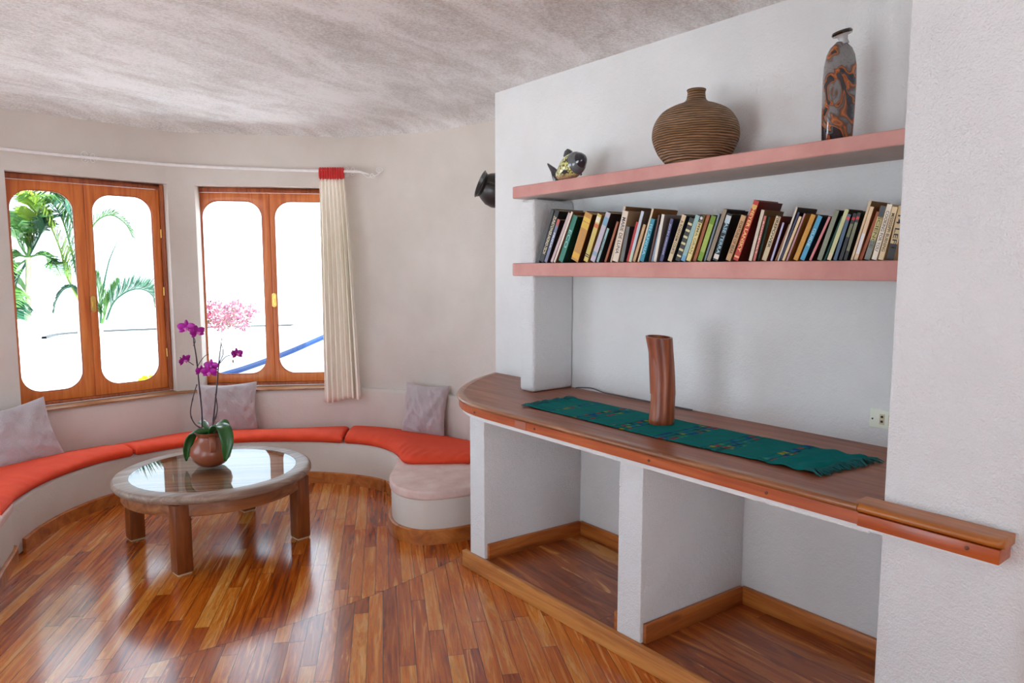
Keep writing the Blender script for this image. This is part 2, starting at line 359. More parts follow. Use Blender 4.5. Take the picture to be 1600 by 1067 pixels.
# ------------------------------------------------------------------ cabinet niches
mb = MB().prism([(1.965, 2.83), (1.97, 2.716), (XB, 2.672), (XB, 2.83)], 0, .80)
struct(mb.build('wall_niche_left', ROUGHW, bevel=.006))
struct(MB().prism([(1.97, 1.835), (1.972, 1.716), (XB, 1.68), (XB, 1.80)], 0, .80).build('wall_niche_middle', ROUGHW, bevel=.006))
struct(MB().box(1.965, XB, .86, 2.82, 0, .078).build('floor_niche', NICHE))
kick = MB().box(1.945, 1.972, .86, 2.875, 0, .082).build('trim_kickboard', KICKW, bevel=.004); struct(kick)
def board(name, pts, z0, h_, th, m):
    struct(MB().prism([tuple(p) for p in pts]+[tuple(p) for p in offset(pts, th)[::-1]], z0, z0+h_).build(name, m, bevel=.003))
zf = .078
board('baseboard_niche_left_side', V2([(1.985, 2.714), (2.56, 2.672)]), zf, .076, -.018, TRIMX)
board('baseboard_niche_left_back', V2([(XB, 2.66), (XB, 1.80)]), zf, .076, -.018, TRIMW)
board('baseboard_niche_right_side', V2([(1.985, 1.714), (2.56, 1.68)]), zf, .076, -.018, TRIMX)
board('baseboard_niche_right_back', V2([(XB, 1.668), (XB, .86)]), zf, .076, -.018, TRIMW)
board('baseboard_niche_middle_side', V2([(1.974, 1.836), (2.56, 1.802)]), zf, .076, .018, TRIMX)
# counter ----------------------------------------------------------
ce = V2([(1.885, .885), (1.885, 2.0), (1.885, 2.60), (1.895, 2.72), (1.925, 2.84), (1.99, 2.97), (2.08, 3.085), (2.19, 3.19), (2.33, 3.30), (2.46, 3.375), (XB, 3.435)])
ces = [ce[0], ce[1]]+spline(ce[2:], 5)
ct = thing('wooden_countertop', 'long teak countertop with rounded far end above two open niches', 'countertop', (2.2, 1.9, CT))
top = MB().prism([tuple(p) for p in offset(ces, -.012)]+[(XB, .86), (1.9, .86)][0:1]+[(1.91, .86)], CT-.03, CT-.0005); top.build('top_board', COUNT, ct)
def edge_sweep(path, prof, name, m, par):
    rows = []
    for i, p in enumerate(path):
        a = path[max(i-1, 0)]; b = path[min(i+1, len(path)-1)]; t = (b-a).normalized(); nx = Vector((t.y, -t.x))
        rows.append([(p.x+nx.x*u, p.y+nx.y*u, z) for u, z in prof])
    mb = MB().grid(rows, closed=True); k = len(prof); mb.f += [list(range(k))[::-1], [len(mb.v)-k+i for i in range(k)]]; mb.m += [0, 0]
    return mb.build(name, m, par, smooth=True)
rnd = [(.032, CT), (.006, CT)]+[(.006-.011*math.sin(a), CT-.011+.011*math.cos(a)) for a in [i*math.pi/8 for i in range(1, 8)]]+[(.006, CT-.022), (.032, CT-.022)]
edge_sweep(ces, rnd, 'edge_moulding', EDGEW, ct)
edge_sweep(ces, [(.006, CT-.023), (.006, CT-.058), (.03, CT-.058), (.03, CT-.023)], 'fascia', FASC, ct)
MB().box(1.8885, 1.8915, 2.30, 2.375, CT-.058, CT-.0225).build('fascia_patch', mat_wood('patch_teak', (150, 78, 56), (178, 108, 84), (190, 126, 104), 'y', 1.2, .4), ct)
for yy in (2.68, 2.245, 1.62, 1.16, .62):
    o_ = MB().lathe([(.005, 0), (.005, .002), (.001, .0025)], 12, M=Matrix.Translation((1.8905, yy, CT-.04)) @ Matrix.Rotation(-math.pi/2, 4, 'Y')).build('plug', mat_plain('dark_plug', (96, 44, 22), .5), ct)
nos = MB(); rows = []
for y_, sx in [(.545, .0), (.549, .5), (.556, .8), (.57, 1.0), (.90, 1.0)]:
    rows.append([(1.968, y_, CT+.001), (1.905-.0*sx, y_, CT+.001)]+[(1.905-.022*sx*math.sin(a), y_, CT-.0115+.0125*math.cos(a)) for a in [i*math.pi/8 for i in range(1, 8)]]+[(1.905, y_, CT-.024), (1.968, y_, CT-.024)])
nos.grid(rows, closed=True); k = len(rows[0]); nos.f += [list(range(k)), [len(nos.v)-k+i for i in range(k)]]; nos.m += [0, 0]
nos.build('end_nosing', HONEY, ct, smooth=True).__setitem__('label', 'lighter honey wood nosing')
MB().box(1.891, 1.968, .552, .888, CT-.062, CT-.025).build('end_fascia', FASC, ct, bevel=.003)
# white slab under the wood
slab = [tuple(p) for p in offset(ces, -.02)]+[(XB, .86), (1.905, .86)]
struct(MB().prism(slab, .785, CT-.0585).box(1.905, 1.968, .56, .862, .79, CT-.0625).build('wall_counter_slab', WALL, bevel=.004))
# upper column and shelves -----------------------------------------
struct(MB().box(2.30, XB, 2.742, 2.855, CT, 1.84).build('wall_shelf_divider', ROUGHW, bevel=.018, bseg=4))
def shelf(name, label, x0, yl, z0a, z1a, z0b, z1b):
    # slab from the pillar (y .86) to its free end (y yl); a = free end, b = pillar end
    o = MB(); cs = []
    for y_, t in ((.86, 1.0), (yl-.03, .0), (yl-.008, -.01), (yl, -.02)):
        z0 = z0a+(z0b-z0a)*t; z1 = z1a+(z1b-z1a)*t; ins = .012 if y_ == yl else (.003 if y_ == yl-.008 else 0)
        cs.append([(x0+ins, y_, z0), (x0+ins, y_, z1), (XB, y_, z1), (XB, y_, z0)])
    o.grid(cs, closed=True); o.f += [[0, 1, 2, 3], [15, 14, 13, 12]]; o.m += [0, 0]
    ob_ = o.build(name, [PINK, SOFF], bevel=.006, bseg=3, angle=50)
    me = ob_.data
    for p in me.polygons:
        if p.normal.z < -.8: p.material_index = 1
    tag(ob_, label, 'shelf', 'pink wall shelves'); return ob_
shelf('wall_shelf', 'upper pink painted cement shelf carrying a fish, a round vase and a bottle', 2.27, 2.885, 1.848, 1.907, 1.868, 1.916)
shelf('wall_shelf', 'lower pink painted cement shelf carrying the row of books', 2.27, 2.885, 1.458, 1.522, 1.458, 1.522)

# ------------------------------------------------------------------ bench
FR = V2([(-.42, 3.40), (-.28, 3.43), (-.05, 3.55), (.04, 3.75), (.10, 4.03), (.165, 4.29), (.175, 4.37)])
FR2 = V2([(.215, 4.44), (.31, 4.62), (.46, 4.81), (.65, 4.965), (.88, 5.055), (1.20, 5.07), (1.55, 4.945), (1.88, 4.71), (2.09, 4.47), (2.20, 4.25), (2.205, 4.08), (2.15, 3.90), (2.05, 3.75), (1.95, 3.62), (1.885, 3.48), (1.875, 3.36), (1.925, 3.245), (2.04, 3.175), (2.2, 3.14), (2.56, 3.10)])
fr = spline(FR, 5)+spline(FR2, 5)
bench = thing('built_in_bench', 'curved white plaster bench built along the round window wall', 'bench', (1.15, 4.9, 0))
back = [tuple(p) for p in offset(ROUND, -.03)]
def outl(front, dz=0): return [tuple(p) for p in front]+[(2.575, 3.40), (2.6, 3.44)]+[(x, y) for x, y in back[::-1] if True]
mb = MB().prism(outl(offset(fr, .03)), 0, .225)
mb.build('seat_pan', WALLR, bench)
fo_ = [tuple(p) for p in offset(fr, .004)]; fi_ = [tuple(p) for p in offset(fr, .10)]
MB().prism(fo_+[(2.57, 3.22)]+fi_[:-1][::-1], 0, .288).build('seat_body', WALLR, bench, bevel=.02, bseg=4, angle=50)
i0 = next(i for i, p in enumerate(fr) if abs(p.x-2.15) < .02 and p.y < 3.95 and p.x > 2)
st = [Vector(p) for p in fr[i0:]]
lid = [tuple(p) for p in offset(st, -.006)]+[(2.57, 3.46), (2.45, 3.52)]
MB().prism(lid, .244, .296).build('end_lid', PINKB, bench, bevel=.014, bseg=4, angle=50).__setitem__('label', 'pale pink painted bench end')
j0 = len(spline(FR, 5))
stl = [Vector(p) for p in fr[:j0]]
MB().prism([tuple(p) for p in offset(stl, -.006)]+[(.0, 4.42), (-.5, 4.35), (-.78, 3.95), (-.8, 3.45)], .262, .308).build('end_lid', PINKB, bench, bevel=.014, bseg=4, angle=50)
kb = offset(fr, -.014); kt = offset(fr, .003)
def kickb(a, b, h_, name):
    rows = [[(p.x, p.y, 0), (p.x, p.y, h_-.005), (p.x*.6+q.x*.4, p.y*.6+q.y*.4, h_), (q.x, q.y, h_), (q.x, q.y, 0)] for p, q in zip(kb[a:b], kt[a:b])]
    mb = MB().grid(rows, closed=True); mb.f += [[0, 1, 2, 3, 4], [len(mb.v)-5+i for i in range(5)]]; mb.m += [0, 0]
    mb.build(name, BASEW, bench, smooth=True)
kickb(0, j0, .075, 'baseboard'); kickb(j0, i0-6, .078, 'baseboard'); kickb(i0-6, len(fr), .082, 'baseboard')
# seat cushions
def seat_cushion(front, backc, z0, T, label, k=150, seed=0, wr=1.0):
    f_ = spline(V2(front), 8); b_ = spline(V2(backc), 8)
    def samp(l, t):
        L_ = [0]
        for a, b in zip(l, l[1:]): L_.append(L_[-1]+(b-a).length)
        d = t*L_[-1]
        for i in range(len(l)-1):
            if d <= L_[i+1]+1e-9: return l[i]+(l[i+1]-l[i])*((d-L_[i])/max(1e-9, L_[i+1]-L_[i]))
        return l[-1]
    rnd_ = random.Random(seed); ph = [rnd_.uniform(0, 6) for _ in range(8)]
    nu, nv = k, 22; top_, bot = [], []
    for i in range(nu+1):
        u = .5-.5*math.cos(math.pi*i/nu) if False else i/nu
        if i < 4: u = [0, .004, .012, .022][i]
        if i > nu-4: u = 1-[0, .004, .012, .022][nu-i]
        A = samp(f_, u); B = samp(b_, u); rt, rb = [], []
        eu = min(u, 1-u); hu = min(1, (max(0, 1-(1-min(1, eu/.03))**2.6))**.5)
        for j in range(nv+1):
            v = .5-.5*math.cos(math.pi*j/nv); ev = min(v, 1-v); hv_ = (max(0, 1-(1-min(1, ev/.16))**2.6))**.5
            P = A+(B-A)*v
            nz = .5*math.sin(u*60+ph[0]+3*math.sin(u*17))+.5*math.sin(u*97+ph[1]+v*3)+.5*math.sin(u*23+ph[3])
            frontf = math.exp(-(v/.16)**2)
            h_ = .35+.65*hu*hv_
            z = z0+T*(.5+.5*min(hu, hv_)) + .005*wr*nz*frontf*hv_*hu + .003*math.sin(u*9+ph[2]+v*5)*hv_*hu
            out_ = (A-B).normalized()*.006*(1-v)*hv_*0
            dz_ = .055*max(0, (v-.3)/.7)**1.0; z -= dz_
            zb = z0-dz_+T*.5*(1-min(1, min(hu, hv_)*1.4))
            rt.append((P.x+out_.x, P.y+out_.y, z)); rb.append((P.x, P.y, zb))
        top_.append(rt); bot.append(rb)
    mb = MB().grid(top_).grid([r_[::-1] for r_ in bot])
    o = mb.build('seat_cushion', CUSH, smooth=True); tag(o, label, 'cushion', 'orange-red seat cushions on the curved bench')
    for p in o.data.polygons: p.use_smooth = True
    return o
zc = .2885
LB = low_in
seat_cushion([(.125, 4.14), (.165, 4.28), (.21, 4.42), (.31, 4.61), (.46, 4.80), (.65, 4.955), (.86, 5.03)], [(-0.488, 4.622), (-0.382, 4.897), (-0.212, 5.109), (0.000, 5.258), (0.265, 5.380), (0.530, 5.438), (0.774, 5.475)], zc, .062, 'orange-red bench cushion at the left, under the leftmost pillow', seed=1, wr=.8)
seat_cushion([(.875, 5.035), (1.20, 5.06), (1.55, 4.935), (1.87, 4.70), (2.055, 4.50)], [(0.784, 5.477), (1.060, 5.528), (1.314, 5.560), (1.484, 5.491), (1.908, 5.258), (2.348, 5.008)], zc, .056, 'orange-red bench cushion in the middle, running below both windows', seed=2)
seat_cushion([(2.065, 4.485), (2.13, 4.40), (2.19, 4.25), (2.20, 4.08), (2.17, 3.93), (2.13, 3.80), (2.14, 3.74), (2.2, 3.69), (2.44, 3.52)], [(2.364, 4.998), (2.438, 4.929), (2.565, 4.749), (2.671, 4.558), (2.756, 4.346), (2.798, 4.187), (2.830, 4.028), (2.846, 3.880), (2.851, 3.710)], zc, .058, 'orange-red bench cushion at the right end beside the pink bench end', seed=3, wr=1.5)

# throw pillows
def pillow(label, c, w, h_, T, yaw, lean, roll=0, seed=0):
    rr = random.Random(seed); ph = [rr.uniform(0, 6) for _ in range(6)]
    nn = 36; F_, B_ = [], []
    for i in range(nn+1):
        y = -1+2*i/nn; rf, rb = [], []
        for j in range(nn+1):
            x = -1+2*j/nn
            px_ = x*(1-.10*(1-abs(y)**1.6)*(abs(x)**3)); py_ = y*(1-.10*(1-abs(x)**1.6)*(abs(y)**3))
            th = (max(0, 1-abs(x)**2.4)*max(0, 1-abs(y)**2.4))**.48
            wv = .15*math.sin(7*x+4*y+ph[0]+2*math.sin(3*y+ph[3]))*math.sin(5*y-2*x+ph[1])+.10*math.sin(16*x-9*y+ph[2])*abs(x)+.09*math.sin(13*y+9*x+ph[4])*abs(y)+.05*math.sin(23*x+11*y+ph[5])
            t_ = T*.5*th*(1+wv)
            rf.append((px_*w/2, -t_, py_*h_/2)); rb.append((px_*w/2, t_*.8, py_*h_/2))
        F_.append(rf); B_.append(rb)
    mb = MB().grid(F_).grid([r_[::-1] for r_ in B_])
    for k in range(len(mb.v)): mb.v[k] = mb.v[k]+Vector((0, 0, 0))
    o = mb.build('throw_pillow', PILL, smooth=True)
    for p in o.data.polygons: p.use_smooth = True
    o.rotation_mode = 'XYZ'; M = Matrix.Rotation(yaw, 4, 'Z') @ Matrix.Rotation(lean, 4, 'X') @ Matrix.Rotation(roll, 4, 'Y')
    o.matrix_world = Matrix.Translation(c) @ M
    tag(o, label, 'pillow', 'lilac-grey throw pillows on the bench')
    return o
pillow('lilac-grey velvet pillow at the far left end of the bench', (.262, 5.235, .468), .43, .395, .135, math.radians(14), math.radians(-17), math.radians(-9), 1)
pillow('lilac-grey velvet pillow standing below the right window, behind the orchid', (1.548, 5.335, .468), .425, .38, .12, math.radians(-6), math.radians(-9), math.radians(1.5), 2)
pillow('lilac-grey velvet pillow standing on the right cushion beside the countertop', (2.667, 4.41, .464), .355, .385, .12, math.radians(-58), math.radians(-11), math.radians(2), 3)

# ------------------------------------------------------------------ windows
def rrect(x0, x1, z0, z1, r, seg=10):
    pts = []
    for cx_, cz, a0 in ((x1-r, z0+r, -90), (x1-r, z1-r, 0), (x0+r, z1-r, 90), (x0+r, z0+r, 180)):
        for i in range(seg+1):
            a = math.radians(a0+90*i/seg); pts.append((cx_+r*math.cos(a), cz+r*math.sin(a)))
    return pts
def window(name, A, B, z0, z1, handle_side, stiles):
    # A,B plan ends of the frame (interior face), local x along AB, y outwards
    d = (B-A); Wd = d.length; ang = math.atan2(d.y, d.x)
    root = bpy.data.objects.new(name, None); C.objects.link(root); root.location = (A.x, A.y, z0); root.rotation_euler = (0, 0, ang); struct(root)
    Hh = z1-z0; fwid = .028
    mb = MB().box(0, fwid, 0, .07, 0, Hh).box(Wd-fwid, Wd, 0, .07, 0, Hh).box(fwid, Wd-fwid, 0, .07, Hh-.032, Hh).box(fwid, Wd-fwid, 0, .07, 0, .018)
    mb.build('window_frame', WIND, root, bevel=.003, local=True)
    mid = Wd/2
    for k, (a, b) in enumerate(((fwid+.002, mid-.001), (mid+.001, Wd-fwid-.002))):
        za, zb = .02, Hh-.036
        sl, sr = stiles[2*k], stiles[2*k+1]
        ins = rrect(a+sl, b-sr, za+.062, zb-.058, .125)
        n_ = len(ins)
        # outer ring matched to the inner one
        outp = []
        for x, z in ins:
            cx_, cz = (a+b)/2, (za+zb)/2; hx, hz = (b-a)/2, (zb-za)/2
            # project on the rectangle
            dx, dz = x-cx_, z-cz; ix, iz = (b-sr-a-sl)/2, (zb-za-.12)/2
            ux = max(-1, min(1, dx/(ix-.0))); uz = max(-1, min(1, dz/iz))
            outp.append([ux, uz, x, z])
        oo = []
        for i, (ux, uz, x, z) in enumerate(outp):
            q = i//11; t = (i % 11)/10
            c4 = [(b, za), (b, zb), (a, zb), (a, za)][q]
            # corner arcs go round the outer corner
            st_ = [(x_, z_) for x_, z_ in ()]
            if q == 0: p0, p1 = (b-sr-.125, za), (b, za+.062+.125)
            elif q == 1: p0, p1 = (b, zb-.058-.125), (b-sr-.125, zb)
            elif q == 2: p0, p1 = (a+sl+.125, zb), (a, zb-.058-.125)
            else: p0, p1 = (a, za+.062+.125), (a+sl+.125, za)
            if t <= .5: oo.append((p0[0]+(c4[0]-p0[0])*t*2, p0[1]+(c4[1]-p0[1])*t*2))
            else: oo.append((c4[0]+(p1[0]-c4[0])*(t-.5)*2, c4[1]+(p1[1]-c4[1])*(t-.5)*2))
        y0, y1 = .012, .05
        mb = MB()
        rows = [[(x, y0, z) for x, z in oo], [(x, y0, z) for x, z in ins], [(x, y1, z) for x, z in ins], [(x, y1, z) for x, z in oo], [(x, y0, z) for x, z in oo]]
        mb.grid(rows, closed=True)
        lf = mb.build('window_sash', WINW, root, bevel=.0025, angle=60, local=True)
        gp = rrect(a+sl-.004, b-sr+.004, za+.058, zb-.054, .128)
        g = MB().add([(x, .03, z) for x, z in gp]+[(x, .034, z) for x, z in gp], [list(range(n_))[::-1], list(range(n_, 2*n_))]+[(i, (i+1) % n_, (i+1) % n_+n_, i+n_) for i in range(n_)])
        g.build('pane', PANE, lf, local=True)
        bead = MB(); pr = rrect(a+sl, b-sr, za+.062, zb-.058, .125); pr2 = rrect(a+sl+.006, b-sr-.006, za+.068, zb-.064, .119)
        bead.grid([[(x, .014, z) for x, z in pr], [(x, .018, z) for x, z in pr2], [(x, .028, z) for x, z in pr2], [(x, .028, z) for x, z in pr]], closed=True)
        bead.build('glazing_bead', WIND, lf, smooth=True, local=True)
        if (k == 1) == (handle_side == 'R'):
            hx = (a+sl*.42) if k == 1 else (b-sr*.42); hz = .655
            hb = MB(); pr = rrect(hx-.016, hx+.016, hz-.055, hz+.055, .0155, 6); pi = rrect(hx-.009, hx+.009, hz-.046, hz+.046, .0085, 6)
            hb.grid([[(x, .012, z) for x, z in pr], [(x, .004, z) for x, z in pr], [(x, .003, z) for x, z in pi], [(x, .009, z) for x, z in pi]], closed=True)
            hb.box(hx-.008, hx+.008, .009, .0115, hz-.046, hz+.046).box(hx-.003, hx+.003, -.002, .01, hz-.02, hz+.012)
            hb.build('handle', BRASS, lf, smooth=True, local=True)
    for zz in (.25, .70, 1.12):
        MB().tube([(Wd-fwid-.001, .008, zz), (Wd-fwid-.001, .008, zz+.06)], .005, 8).build('hinge', BRASS, root, smooth=True, local=True)
    return root
window('window_1', Vector((0.235, 5.525)), Vector((1.259, 5.682)), ZS+.008, 2.095, 'R', (.058, .062, .042, .050))
window('window_2', Vector((1.433, 5.726)), Vector((2.438, 5.133)), ZS+.008, 2.096, 'R', (.058, .055, .030, .050))


# ------------------------------------------------------------------ curtain rod and curtain
rodp = spline([Vector(p) for p in ((-0.318, 5.088, 2.215), (0.276, 5.380, 2.218), (0.784, 5.501, 2.223), (1.314, 5.533, 2.225), (1.855, 5.284, 2.215), (2.300, 4.982, 2.205), (2.398, 4.902, 2.203))], 8)
rod = thing('curtain_rod', 'slim white curtain rod bent along the round wall above the windows', 'curtain rod', (1.27, 5.5, 2.22))
MB().tube(rodp, .0105, 10).build('rod', IRON, rod, smooth=True)
def spiral(c, ax, up_, r, turns, th, s=1):
    return [c+ax*(math.cos(s*a)*r*(1-.75*i/40))+up_*(math.sin(s*a)*r*(1-.75*i/40)) for i, a in enumerate([turns*2*math.pi*i/40 for i in range(41)])]
for i, pc in ((0, Vector((0.779, 5.501, 2.223))), (1, Vector((2.359, 4.934, 2.203)))):
    ax = Vector((1, .17, 0)).normalized() if i == 0 else Vector((.72, -.69, 0)).normalized(); nv = Vector((-ax.y, ax.x, 0))
    mb = MB().tube([pc, pc+nv*.045, pc+nv*.10], .004, 6)
    for dx, dz, s in ((-.028, .018, 1), (.028, .018, -1), (-.026, -.014, -1), (.026, -.014, 1)):
        mb.tube(spiral(pc+nv*.02+ax*dx+Vector((0, 0, dz)), ax, Vector((0, 0, 1)), .022, 1.3, .002, s), .0022, 5)
    mb.build('bracket', IRON, rod, smooth=True)
ax = Vector((.75, -.66, 0)).normalized(); pc = Vector((2.398, 4.902, 2.203))
mb = MB().tube([pc, pc+ax*.03+Vector((0, 0, -.002)), pc+ax*.10+Vector((0, 0, -.02))], [.011, .009, .004], 8)
mb.tube(spiral(pc+ax*.125+Vector((0, 0, -.028)), ax, Vector((0, 0, 1)), .022, 1.2, 0, -1), .0026, 5)
mb.tube(spiral(pc+ax*.175+Vector((0, 0, .006)), ax, Vector((0, 0, 1)), .03, 1.1, 0, 1), .0026, 5).tube([pc+ax*.03, pc+ax*.09+Vector((0, 0, -.045)), pc+ax*.16+Vector((0, 0, -.025)), pc+ax*.205+Vector((0, 0, .01))], .0024, 5)
mb.build('finial', IRON, rod, smooth=True)
cur = thing('curtain', 'gathered cream curtain with red heading hanging right of the windows', 'curtain', (2.28, 4.98, 2.21))
cd = Vector((.80, -.60)).normalized(); cn = Vector((cd.y, -cd.x))*-1
cst = Vector((2.189, 5.072))
rows = []
nz_, nx_ = 44, 150
folds = 7
rr = random.Random(4); fa = [rr.uniform(.6, 1.3) for _ in range(folds+2)]; fo = [rr.uniform(-.25, .25) for _ in range(folds+2)]
for i in range(nz_+1):
    t = i/nz_; z = 2.1625-t*1.67
    wd = .182+.09*t**.8; sh = -.004*t; row = []
    for j in range(nx_+1):
        s = j/nx_; q = s*folds; k = int(min(q, folds-1)); fr_ = q-k
        amp = (.010+.016*min(1, t*3))*(fa[k]*(1-fr_)+fa[k+1]*fr_)
        w_ = math.sin(2*math.pi*(q+.25*(fo[k]*(1-fr_)+fo[k+1]*fr_)*t*2)+.5*t)
        pos = cst+cd*(sh+wd*s+.006*math.sin(4*math.pi*q)*t)+cn*(amp*w_)
        zz = z-(.018*math.sin(s*5+1)+.02*s*0 if t > .97 else 0)*(t-.97)/.03
        row.append((pos.x, pos.y, zz))
    rows.append(row)
body = MB().grid(rows).build('drape', CURT, cur, smooth=True)
for p in body.data.polygons: p.use_smooth = True
sd = body.modifiers.new('thick', 'SOLIDIFY'); sd.thickness = .0015
for k in range(10):
    c0 = cst+cd*(.009+.0182*k)
    loop = []
    for a in range(17):
        an = 2*math.pi*a/16; loop.append((c0.x+cn.x*.016*math.cos(an), c0.y+cn.y*.016*math.cos(an), 2.191+.036*math.sin(an)))
    MB().tube(loop, .0098, 8, cap=False).build('heading_fold', REDF, cur, smooth=True)

# ------------------------------------------------------------------ wall jug
jug = thing('clay_jug', 'dark clay jug fixed sideways high on the round wall', 'jug', (2.85, 3.85, 1.98))
Mj = Matrix.Translation((2.655, 3.795, 1.955)) @ Matrix.Rotation(math.radians(205), 4, 'Z') @ Matrix.Rotation(math.radians(0), 4, 'Y')
axis_ = (-rv*.86-hv*.25+Vector((0, 0, .34))).normalized(); Mj = Matrix.Translation((2.765, 3.665, 1.985)) @ Matrix.Scale(1.02, 4) @ Vector((0, 0, 1)).rotation_difference(axis_).to_matrix().to_4x4()
pr = [(.001, -.105), (.05, -.10), (.09, -.065), (.108, -.01), (.104, .035), (.085, .072), (.072, .09), (.082, .108), (.088, .112), (.08, .112), (.066, .092), (.075, .07), (.09, .03), (.001, -.06)]
MB().lathe(pr, 40, M=Mj).build('pot_body', BLACK, jug, smooth=True)
hq = (-hv+rv*.35); hq = (hq-axis_*hq.dot(axis_)).normalized(); jo = Mj.translation
MB().tube([jo+hq*a_+axis_*b_ for a_, b_ in ((.075, .085), (.118, .075), (.136, .03), (.104, -.02))], .012, 8).build('pot_handle', BLACK, jug, smooth=True)

# ------------------------------------------------------------------ coffee table
TC = Vector((1.085, 4.02, 0)); TZ = .40
tb = thing('coffee_table', 'round teak coffee table with glass inset and four square legs', 'table', (TC.x, TC.y, 0), (0, 0, math.radians(8)))
def ring(prof, name, m, seg=96):
    vs = []; mb = MB(); rows = [[(r*math.cos(2*math.pi*j/seg), r*math.sin(2*math.pi*j/seg), z) for j in range(seg)] for r, z in prof+prof[:1]]
    return mb.grid(rows, closed=True).build(name, m, tb, smooth=True, local=True)
ring([(.425, TZ-.002), (.49, TZ), (.502, TZ-.005), (.508, TZ-.016), (.508, TZ-.03), (.500, TZ-.040), (.455, TZ-.043), (.425, TZ-.035)], 'table_rim', TABW)
ring([(.425, TZ-.043), (.462, TZ-.043), (.466, TZ-.05), (.466, TZ-.108), (.46, TZ-.112), (.425, TZ-.112)], 'apron', APRW)
# slatted wood panel below the glass
n = NT('bamboo_slats'); co = n.coord(); sx = n.n('ShaderNodeSeparateXYZ'); n.set(sx.inputs[0], co)
vv = n.math('ADD', n.math('MULTIPLY', sx.outputs[0], math.sin(.63)), n.math('MULTIPLY', sx.outputs[1], math.cos(.63))); uu_ = n.math('SUBTRACT', n.math('MULTIPLY', sx.outputs[0], math.cos(.63)), n.math('MULTIPLY', sx.outputs[1], math.sin(.63)))
vi = n.math('DIVIDE', vv, .022); row = n.math('FLOOR', vi); fv = n.math('SUBTRACT', vi, row)
wn = n.n('ShaderNodeTexWhiteNoise', noise_dimensions='1D'); n.set(wn.inputs['W'], row)
gr = n.noise(n.n('ShaderNodeCombineXYZ', _0=n.math('MULTIPLY', uu_, 5.0), _1=n.math('MULTIPLY', vv, 90.0), _2=0).outputs[0], 1.0, 3)
c_ = n.ramp(n.math('ADD', n.math('MULTIPLY', wn.outputs[0], .5), n.math('MULTIPLY', gr, .5)), [(.2, lin((110, 70, 42))), (.8, lin((188, 136, 92)))])
gg = n.math('GREATER_THAN', n.math('ABSOLUTE', n.math('SUBTRACT', fv, .5)), .42)
n.base(n.mix(gg, c_, lin((40, 24, 12)))); n.rough(.5); n.bump(n.math('SUBTRACT', 1.0, gg), .5, .004)
MB().lathe([(.426, TZ-.026), (.426, TZ-.02)], 72).build('slat_panel', n.m, tb, local=True)
GT = NT('table_glass'); GT.t.nodes.remove(GT.b)
tr = GT.n('ShaderNodeBsdfTransparent'); tr.inputs[0].default_value = (.95, .96, .95, 1); gl = GT.n('ShaderNodeBsdfGlossy'); gl.inputs['Roughness'].default_value = .0
lw = GT.n('ShaderNodeFresnel'); lw.inputs[0].default_value = 1.85; mx = GT.n('ShaderNodeMixShader')
ge = GT.n('ShaderNodeNewGeometry'); lwf = GT.math('MULTIPLY', lw.outputs[0], GT.math('SUBTRACT', 1.0, ge.outputs['Backfacing']))
for a, b in ((lwf, mx.inputs[0]), (tr.outputs[0], mx.inputs[1]), (gl.outputs[0], mx.inputs[2]), (mx.outputs[0], GT.out.inputs[0])): GT.t.links.new(a, b)
MB().lathe([(.4245, TZ-.011), (.4245, TZ-.003)], 96).build('glass_top', GT.m, tb, local=True)
for sx_, sy_ in ((1, 1), (1, -1), (-1, 1), (-1, -1)):
    c0 = Vector((sx_*.322, sy_*.322))
    lg = MB().box(c0.x-.04, c0.x+.04, c0.y-.04, c0.y+.04, .008, TZ-.044).build('leg', LEGW, tb, bevel=.006, local=True)
    MB().box(c0.x-.034, c0.x+.034, c0.y-.034, c0.y+.034, 0, .008).build('foot_pad', PAGES, lg, local=True)

# ------------------------------------------------------------------ orchid
OC = Vector((1.085, 4.10, TZ-.003))
orc = thing('potted_orchid', 'purple orchid in a brown terracotta jug on the glass table', 'potted plant', tuple(OC))
pr = [(.001, 0), (.045, 0), (.075, .014), (.102, .045), (.110, .078), (.103, .108), (.082, .138), (.066, .156), (.064, .168), (.078, .188), (.082, .195), (.076, .195), (.060, .172), (.058, .16), (.001, .158)]
pot = MB().lathe([(r, z) for r, z in pr], 56, OC).build('jug_pot', TERRA, orc, smooth=True)
hd = Vector((-.15, -1, 0)).normalized()
hrow = []
for (r, z) in ((.075, .18), (.098, .172), (.112, .15), (.112, .12), (.104, .098)):
    p = OC+hd*r+Vector((0, 0, z)); sd_ = Vector((-hd.y, hd.x, 0))
    hrow.append([p-sd_*.017-hd*.004, p-sd_*.012+hd*.005, p+sd_*.012+hd*.005, p+sd_*.017-hd*.004])
MB().grid(hrow, closed=True).build('jug_handle', TERRA, pot, smooth=True, local=False)
random.seed(3)
mb = MB()
for i in range(60):
    a = random.uniform(0, 6.28); r = random.uniform(0, .055); p = OC+Vector((r*math.cos(a), r*math.sin(a), .162+random.uniform(0, .016)))
    q = p+Vector((random.uniform(-.02, .02), random.uniform(-.02, .02), random.uniform(-.004, .01))); mb.tube([p, (p+q)/2+Vector((0, 0, .004)), q], [.002, .005, .002], 5)
o_ = mb.build('potting_bark', SOIL, orc, smooth=True); o_['kind'] = 'stuff'
def vp(px, py): return at_d(px, py, math.hypot(OC.x, OC.y))
